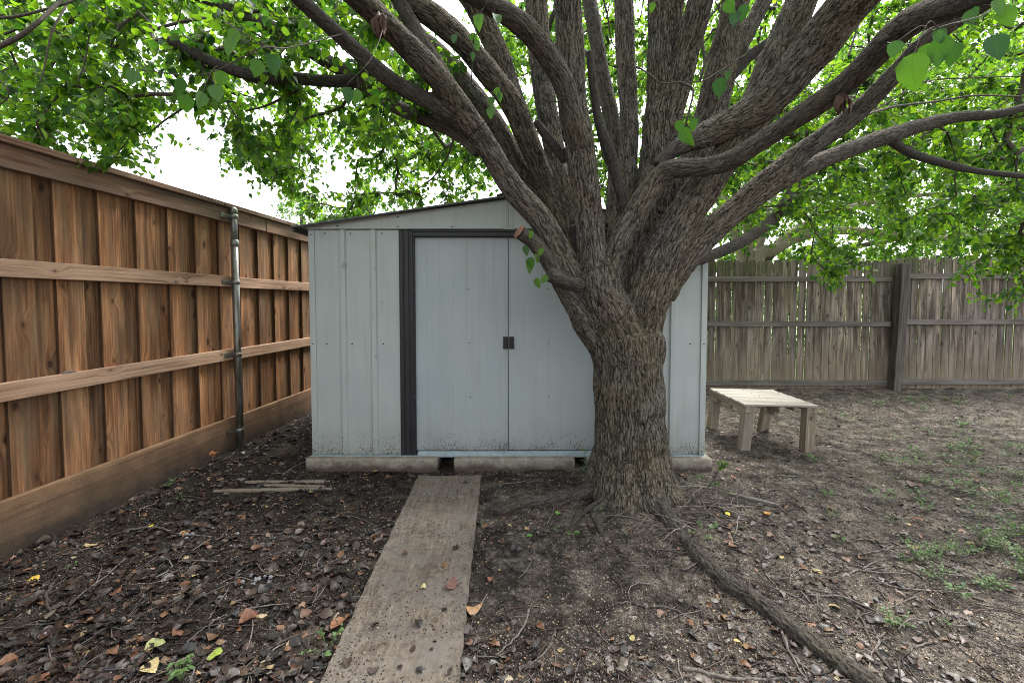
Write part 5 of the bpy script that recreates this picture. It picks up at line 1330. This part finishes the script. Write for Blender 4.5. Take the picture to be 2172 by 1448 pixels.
# larger fallen sticks, each one its own thing
STICKS = [([(1345, 620)], None)]
def stick(pts, r, label, mat='drytwig', zo=.006, fork=None, cat='stick', name='fallen_stick'):
    w = []
    for (u, v) in pts:
        g = G(u, v, .01); w.append((g[0], g[1], gz(g[0], g[1]) + zo))
    c = catmull(np.array(w), .03); c += RNG.normal(0, .0025, c.shape) * np.array([1, 1, .6])
    m = MB(); m.tube(c, np.linspace(r, r * .55, len(c)), 7)
    for fk in (fork or []):
        w = []
        for (u, v) in fk:
            g = G(u, v, .01); w.append((g[0], g[1], gz(g[0], g[1]) + zo + .004))
        c = catmull(np.array(w), .03); m.tube(c, np.linspace(r * .7, r * .35, len(c)), 6)
    o = m.build(name, M[mat]); tag(o, label, cat, 'sticks fallen on the dirt')
stick([(112, 1240), (98, 1265), (100, 1285), (125, 1305)], .0085, 'thick curved grey stick on dark litter near the cedar kickboard', 'twig')
stick([(265, 1122), (330, 1120), (380, 1132), (450, 1138)], .005, 'long thin pale stick lying parallel to the cedar kickboard')
stick([(265, 1186), (220, 1225), (195, 1240), (160, 1270)], .005, 'thin grey stick slanting through litter beside the curved stick')
stick([(355, 1172), (350, 1190), (335, 1205)], .005, 'short bent twig in the middle of the dark litter', 'twig')
stick([(660, 1400), (600, 1430), (545, 1460)], .006, 'forked brown stick at the bottom edge left of the plank', 'twig', fork=[[(640, 1410), (630, 1435)]])
stick([(640, 1340), (580, 1370), (520, 1410), (480, 1450)], .005, 'long thin stick running out of the frame left of the plank', 'twig')
stick([(600, 1008), (620, 990), (650, 975)], .006, 'pale crooked stick leaning by the left concrete slab')
stick([(1120, 1290), (1115, 1320), (1090, 1355), (1055, 1385)], .005, 'curved grey stick right of the plank near the bottom')
stick([(1178, 1340), (1160, 1375), (1110, 1420)], .0035, 'very thin twig right of the plank below the curved stick')
stick([(1448, 1417), (1520, 1428), (1590, 1436), (1690, 1440)], .008, 'long straight grey stick across the bottom, left of the surface root')
stick([(1660, 1335), (1672, 1375), (1695, 1415), (1712, 1450)], .006, 'grey stick lying against the surface root near the bottom', fork=[[(1690, 1402), (1730, 1430)]])
stick([(1820, 1288), (1835, 1320), (1850, 1360)], .007, 'short straight brown stick right of the surface root', 'twig')
stick([(1862, 1338), (1865, 1360), (1845, 1385)], .006, 'pale forked stick touching the short brown stick', fork=[[(1865, 1345), (1878, 1332)]])
stick([(1858, 1378), (1890, 1412), (1925, 1450)], .007, 'brown stick running off the bottom right of the surface root', 'twig', fork=[[(1905, 1400), (1912, 1440)]])
stick([(1905, 1330), (1925, 1314), (1970, 1312)], .004, 'small pale arched twig on bare dirt at lower right')
stick([(1940, 1365), (1965, 1357), (1990, 1352)], .0045, 'short pale twig on bare dirt below the arched twig')
stick([(1820, 1170), (1850, 1168), (1880, 1162), (1895, 1152)], .006, 'knobbly grey stick at the top of the twig heap', fork=[[(1872, 1166), (1880, 1155)]])
stick([(1785, 1225), (1810, 1210), (1850, 1205), (1895, 1198)], .006, 'pale stick across the middle of the twig heap', fork=[[(1830, 1208), (1845, 1195), (1862, 1188)]])
stick([(1830, 1212), (1870, 1218), (1930, 1222)], .005, 'straight pale stick on the right of the twig heap')
stick([(1850, 1228), (1880, 1240), (1930, 1250), (2000, 1256), (2070, 1258)], .005, 'longest pale stick reaching from the twig heap towards the weeds')
stick([(1715, 1258), (1760, 1262), (1800, 1266), (1860, 1290)], .005, 'pale stick at the lower left of the twig heap', fork=[[(1732, 1262), (1735, 1285)]])
stick([(1720, 1225), (1722, 1205), (1732, 1200)], .005, 'small hooked pale stick left of the twig heap')
stick([(1655, 1080), (1720, 1115), (1790, 1140), (1860, 1195)], .003, 'dark wiry twig trailing from the wood strip to the twig heap', 'twig')
stick([(1450, 1205), (1490, 1190), (1520, 1170)], .005, 'pale twig crossing the surface root near the trunk')
stick([(1480, 1112), (1560, 1116), (1590, 1128)], .005, 'pale twig in the leaf pile right of the trunk')
stick([(1160, 1112), (1175, 1085), (1172, 1060)], .0035, 'thin twig upright against the short surface root', 'drytwig')
stick([(1300, 1070), (1318, 1098), (1330, 1112)], .0035, 'thin pale twig hanging down the front of the trunk base')
# small stick on the lower rail of the cedar fence
m = MB(); a = fpt(2.62, -.016, .898); m.tube([a, a + ft * .035 + Z * .006, a + ft * .075 + Z * .001], [.007, .008, .004], 7); tag(m.build('dry_stick', M['drytwig']), 'small dry stick resting on the lower cedar rail', 'stick')

# wood scraps
def scrap(pa, pb, w, th, label, mat, name, cat, z=.006, tilt=0):
    a, b = G(*pa, .01), G(*pb, .01); a[2] = gz(a[0], a[1]) + z; b[2] = gz(b[0], b[1]) + z
    d = b - a; ln = np.linalg.norm(d); d /= ln; e = unit(np.cross(Z, d)); e = unit(e + Z * tilt); up = np.cross(d, e)
    n = 14; vs = []; wc = []; sgn = [(-1, -1), (1, -1), (1, 1), (-1, 1)]
    for i in range(n + 1):
        t = i / n; k = 1 - .35 * abs(2 * t - 1) ** 6 + random.uniform(-.1, .1)
        for (p_, q_) in sgn:
            vs.append(a + d * ln * t + e * p_ * w / 2 * k + up * q_ * th / 2 * k + np.array([0, 0, random.uniform(-.0015, .0015)])); wc.append((p_ * w / 2 + 3, q_ * th / 2 + 3, ln * t))
    fs = [(i * 4 + j, i * 4 + (j + 1) % 4, i * 4 + 4 + (j + 1) % 4, i * 4 + 4 + j) for i in range(n) for j in range(4)] + [(0, 1, 2, 3), (n * 4 + 3, n * 4 + 2, n * 4 + 1, n * 4)]
    m = MB(); m.add(vs, fs, wc, random.random()); o = m.build(name, M[mat]); tag(o, label, cat)
    return o
for p in (((453, 1041), (704, 1032), .028, .014, 'longest splintered wood slat, nearest of three by the shed corner'), ((520, 1022), (700, 1017), .030, .013, 'splintered wood slat farthest back of three by the shed corner'), ((560, 1028), (690, 1028), .026, .012, 'short splintered wood slat between two longer ones by the shed')):
    scrap(p[0], p[1], p[2], p[3], p[4], 'benchleg', 'wood_splinter', 'wood scrap', .008)['group'] = 'splintered slats by the shed corner'
scrap((1442, 1027), (1652, 1074), .035, .022, 'narrow weathered wood strip lying right of the tree trunk', 'oldrail', 'wood_strip', 'wood strip', .010)

# single leaves that catch the eye
def one_leaf(u, v, size, col, label, z=.008, on=None, flat=.15):
    g = G(u, v, on if on is not None else 0.01); L = Litter(); zz_ = (gz(g[0], g[1]) if on is None else on) + z
    L.leaf(g[0], g[1], zz_, size, col, flat); o = L.build('fallen_leaf', M['litter'], smooth=True); tag(o, label, 'leaf', 'fallen leaves that stand out')
one_leaf(1625, 1092, .055, (.55, .24, .05), 'orange leaf lying on the dirt right of the trunk')
one_leaf(1542, 1100, .045, (.55, .45, .04), 'yellow leaf in the litter right of the trunk', .015)
one_leaf(1183, 1096, .05, (.16, .36, .04), 'bright green fallen leaf between plank and trunk', .012)
one_leaf(1123, 1139, .032, (.10, .30, .05), 'small green leaf on dirt near the plank edge', .012)
one_leaf(1040, 1292-62, .045, (.28, .11, .07), 'russet leaf on dirt close to the plank')
one_leaf(1007, 1290, .075, (.42, .25, .13), 'large tan leaf beside the right edge of the plank')
one_leaf(525, 1308, .085, (.17, .075, .045), 'largest reddish brown leaf on the dark litter')
one_leaf(715, 1325, .075, (.28, .13, .07), 'rust brown leaf at the left edge of the plank')
one_leaf(455, 1380, .055, (.26, .33, .05), 'yellow green leaf in the dark litter near the clover', .015)
one_leaf(330, 1360, .07, (.34, .36, .15), 'pale green and tan leaf in the dark litter')
one_leaf(320, 1408, .075, (.48, .38, .19), 'pale straw coloured leaf left of the clover')
one_leaf(190, 1158, .07, (.44, .33, .17), 'pale tan leaf near the cedar kickboard')
one_leaf(320, 1115, .045, (.60, .48, .08), 'yellow leaf near the cedar kickboard')
one_leaf(70, 1225, .05, (.55, .36, .05), 'golden curled leaf near the left edge')
one_leaf(897, 1247, .035, (.55, .47, .22), 'pale yellow leaf chip on the plank', .004, .022)
one_leaf(957, 1246, .075, (.19, .10, .075), 'flat heart shaped brown leaf on the plank', .003, .022, .05)
one_leaf(800, 1208, .04, (.50, .45, .10), 'yellow leaf tucked under the left plank edge')
one_leaf(1555, 865+150, .05, (.3, .1, .05), 'red brown leaf beside the right shed slab')
one_leaf(1938, 1035, .12, (.10, .045, .04), 'big dark curled leaf on bare dirt at right', .012, None, .4)
one_leaf(1945, 1100, .06, (.20, .08, .04), 'rust leaf standing among the weeds at right', .012, None, .5)

# tufts of white fluff in the litter
def fluff(u, v, s, label, on=None):
    g = G(u, v, on or .01); z = on if on else gz(g[0], g[1]) + .01
    bm = bmesh.new()
    for k in range(16):
        c = Vector((g[0] + random.gauss(0, s * .42), g[1] + random.gauss(0, s * .28), z + random.uniform(-.1, s * .12)*.5))
        bmesh.ops.create_icosphere(bm, subdivisions=2, radius=s * random.uniform(.07, .17), matrix=Matrix.Translation(c))
    for vtx in bm.verts:
        vtx.co += Vector(rvec()) * s * .05
    me = bpy.data.meshes.new('fluff'); bm.to_mesh(me); bm.free()
    tag(link('white_fluff', me, M['fluff']), label, 'fluff', 'tufts of white fluff on the ground')
M['fluff'] = m_simple('cottony_fluff', (.27, .265, .285), .95, 0, .5, 160, .006)
for (u, v, s, l) in ((130, 1151, .04, 'white fluff tuft near the cedar kickboard'), (400, 1135, .055, 'white fluff tuft beside the long thin pale stick'), (495, 1128, .05, 'grey fluff tuft left of the plank top'), (545, 1225, .075, 'largest fluff tuft in the middle of the dark litter'), (485, 1160, .04, 'fluff tuft lying on tan leaves in the litter'), (905, 1046, .05, 'white fluff tuft on the far end of the plank'), (885, 1128, .03, 'small fluff speck on the middle of the plank'), (90, 1345, .035, 'fluff tuft on a rust leaf near the left edge'), (475, 1262, .04, 'small fluff tuft below the largest fluff tuft'), (1075, 1115, .035, 'fluff scrap between the plank and the trunk')):
    fluff(u, v, s, l, .024 if 'plank' in l and ('far end' in l or 'middle' in l) else None)

# ------------------------------------------------------------------ weeds
def weed_mesh(kind):
    lv = Leaves(); vs, qs_, n = [], [], 0
    ns_ = {0: 7, 1: 5, 2: 9, 3: 4, 4: 12}[kind]; hh = {0: .07, 1: .11, 2: .06, 3: .05, 4: .10}[kind]; ls = {0: .022, 1: .026, 2: .016, 3: .024, 4: .017}[kind]
    for k in range(ns_):
        a = 2 * math.pi * k / ns_ + random.uniform(-.4, .4); lean = random.uniform(.3, 1.1)
        e = np.array([math.cos(a) * lean * hh, math.sin(a) * lean * hh, hh * random.uniform(.5, 1.1)])
        pts = np.array([(0, 0, -.01), e * .5 + np.array([0, 0, hh * .15]), e])
        V, Q, T_, S = tube_arrays(pts, np.array([.0014, .0012, .0008]), 4, False); vs.append(V); qs_.append(Q + n); n += len(V)
        for j in range({0: 4, 1: 4, 2: 6, 3: 3, 4: 6}[kind]):
            p = pts[1] + (pts[2] - pts[1]) * (j / 3) ; d = unit(np.array([math.cos(a + random.uniform(-1.6, 1.6)), math.sin(a + random.uniform(-1.6, 1.6)), random.uniform(-.1, .7)]))
            lv.add(p, d, unit(Z + rvec() * .4), ls * random.uniform(.6, 1.3), random.random())
    sm = mesh_np('stem', np.vstack(vs), quads=np.vstack(qs_)); V, Q, T_, r, l = lv.arrays()
    lm = mesh_np('leaves', V, quads=Q, tris=T_, smooth=True, attrs={'rnd': ('FLOAT', r), 'lv': ('FLOAT_VECTOR', l)})
    sm.materials.append(M['weed_stem']); lm.materials.append(M['weed']); return sm, lm
M['weed_stem'] = m_simple('weed_stem', (.12, .17, .06), .6)
wmesh = [weed_mesh(k) for k in (0, 1, 2, 3, 4, 0, 1)]
def weed(u, v, k, sc, label, group='weeds sprouting from the bare dirt'):
    g = G(u, v, 0); z = gz(g[0], g[1]); t = empty('weed', (g[0], g[1], z)); tag(t, label, 'weed', group)
    t.rotation_euler = (0, 0, random.uniform(0, 6.3)); t.scale = (sc,) * 3
    for nme, me in (('stem', wmesh[k][0]), ('leaves', wmesh[k][1])):
        o = bpy.data.objects.new(nme, me); COL.objects.link(o); o.parent = t
    return t
WZ = [((1990, 930), 16, 70, 40, 'low weed in the pale green patch between bench and right edge'), ((2110, 960), 18, 60, 45, 'low weed in the green patch at the right edge'), ((2010, 985), 6, 40, 12, 'weed on bare dirt below the green patch'),
      ((1915, 1062), 9, 40, 35, 'weed in the clump beside the big dark curled leaf'), ((2060, 1050), 9, 60, 25, 'weed in the thin row right of the curled leaf'), ((2135, 1085), 6, 30, 20, 'weed in the clump at the right edge, middle height'),
      ((2080, 1145), 6, 30, 20, 'leafy weed in the lower right group'), ((2145, 1150), 7, 22, 45, 'tall weed in the lower right group at the edge'), ((1995, 1185), 10, 45, 35, 'weed in the clump right of the twig heap'), ((2060, 1240), 7, 75, 40, 'broad leafed weed in the lowest clump at right'),
      ((1850, 850), 10, 60, 12, 'small weed at the foot of the weathered fence'), ((2000, 850), 8, 110, 10, 'small weed along the right part of the weathered fence')]
for (c, n, su, sv, lb) in WZ:
    for k in range(n):
        u, v = random.gauss(c[0], su * 1.1), random.gauss(c[1], sv * 1.1)
        v = max(v, 846); g = G(u, v, 0)
        if not free(g[0], g[1]): continue
        weed(u, v, random.randrange(7), random.uniform(.45, .85) * (1.0), lb)
for (u, v, k, s, lb) in ((360, 1033, 0, .7, 'tiny seedling near the cedar kickboard beside tan dirt'), (382, 1058, 3, .8, 'tiny seedling in dark litter below the steel post'), (155, 1205, 3, .5, 'tiny seedling near the left edge'), (695, 1385, 1, .8, 'seedling beside the left plank edge at the bottom'), (682, 1040, 3, .4, 'tiny seedling at the end of the splintered slats'),
      (1215, 1142, 3, .9, 'seedling on bare dirt in front of the trunk'), (1268, 1096, 3, .7, 'tiny seedling against the trunk base'), (1180, 1125, 3, .5, 'tiny seedling left of the seedling before the trunk'), (1498, 1150, 1, .9, 'upright bright green sprout beside the surface root'), (1765, 1092, 3, .7, 'lone seedling between trunk and weeds'), (1780, 1150, 3, .8, 'lone seedling above the twig heap'), (1755, 1058, 0, .7, 'lone weed right of the wood strip'), (1725, 980, 0, .9, 'lone weed in front of the bench'), (1870, 980, 0, .9, 'lone weed between the bench and the green patch'), (1955, 990, 1, .8, 'lone upright weed left of the green patch'), (1745, 880, 1, .9, 'weed beside the right bench leg'), (1795, 892, 1, .9, 'weed a step right of the bench')):
    weed(u, v, k, s, lb, 'single seedlings')
# clover at the bottom edge
def sprig(name, base, stems, ls, label, cat, mat='weed'):
    t = empty(name, base); tag(t, label, cat); lv = Leaves(); m = MB()
    for pts, r, lf in stems:
        c = catmull(np.array(pts, float), .02); m.tube(c, np.linspace(r, r * .4, len(c)), 6)
        for (p, n_) in lf:
            p = np.asarray(p, float)
            for k in range(n_):
                a = 2 * math.pi * k / n_ + random.uniform(-.3, .3); d = unit(np.array([math.cos(a), math.sin(a), random.uniform(-.2, .35)]))
                lv.add(p, d, unit(Z + rvec() * .3), ls * random.uniform(.8, 1.2), random.uniform(.3, .9))
    m.build('stem', M['weed_stem'] if mat == 'weed' else M['twig'], t); lv.build('leaves', M[mat], t); return t
b = G(385, 1440, 0); b[2] = gz(b[0], b[1]); st = []
for k in range(11):
    a = random.uniform(0, 6.3); e = b + np.array([math.cos(a) * random.uniform(.01, .05), math.sin(a) * random.uniform(.01, .05), random.uniform(.025, .07)]); st.append(([b, (b + e) / 2 + Z * .008, e], .0012, [(e, 3)]))
sprig('clover', b, st, .019, 'bright green clover patch at the bottom edge of the dark litter', 'clover')
b = G(1458, 1080, 0); b[2] = gz(b[0], b[1]); tp = P(1534, 982, b[1]); md_ = P(1500, 1035, b[1])
sprig('sapling', b, [([b, md_, tp], .0055, [(tp, 5), (tp - np.array([.01, 0, .025]), 3), (md_ + np.array([.05, 0, .02]), 2)]), ([md_, md_ + np.array([.06, 0, -.01]), md_ + np.array([.12, -.02, -.02])], .002, [(md_ + np.array([.12, -.02, -.02]), 3)]), ([md_ + Z * .06, md_ + np.array([-.05, 0, .07])], .002, [(md_ + np.array([-.05, 0, .07]), 2)])], .045, 'thin leaning sapling with a few leaves right of the trunk', 'sapling', 'leaf')
b = G(1238, 1000, 0); b = np.array([P(1238, 985, 3.42)[0], 3.42, .02]); tp = P(1240, 955, 3.42)
sprig('shed_weed', b, [([b, (b + tp) / 2, tp], .002, [(tp, 5), ((b + tp) / 2, 4), (b + Z * .03, 4)])], .03, 'green weed growing in the slab gap beside the trunk', 'weed')
# dry brown seedhead by the steel post
b = G(453, 993, 0); b[2] = gz(b[0], b[1]); m = MB(); e = b + np.array([-.005, 0, .12]); m.tube([b, (b + e) / 2, e], [.002, .002, .0015], 5)
sdh = empty('dried_plant', b); tag(sdh, 'dried seedling with crumpled orange leaves below the steel post', 'dried plant'); m.build('stem', M['drytwig'], sdh)
L = Litter()
for k in range(5): L.leaf(e[0] + random.uniform(-.02, .05), e[1], e[2] + random.uniform(-.03, .015), .04, jit((.34, .14, .06)), .9)
L.build('leaves', M['litter'], sdh, smooth=True)
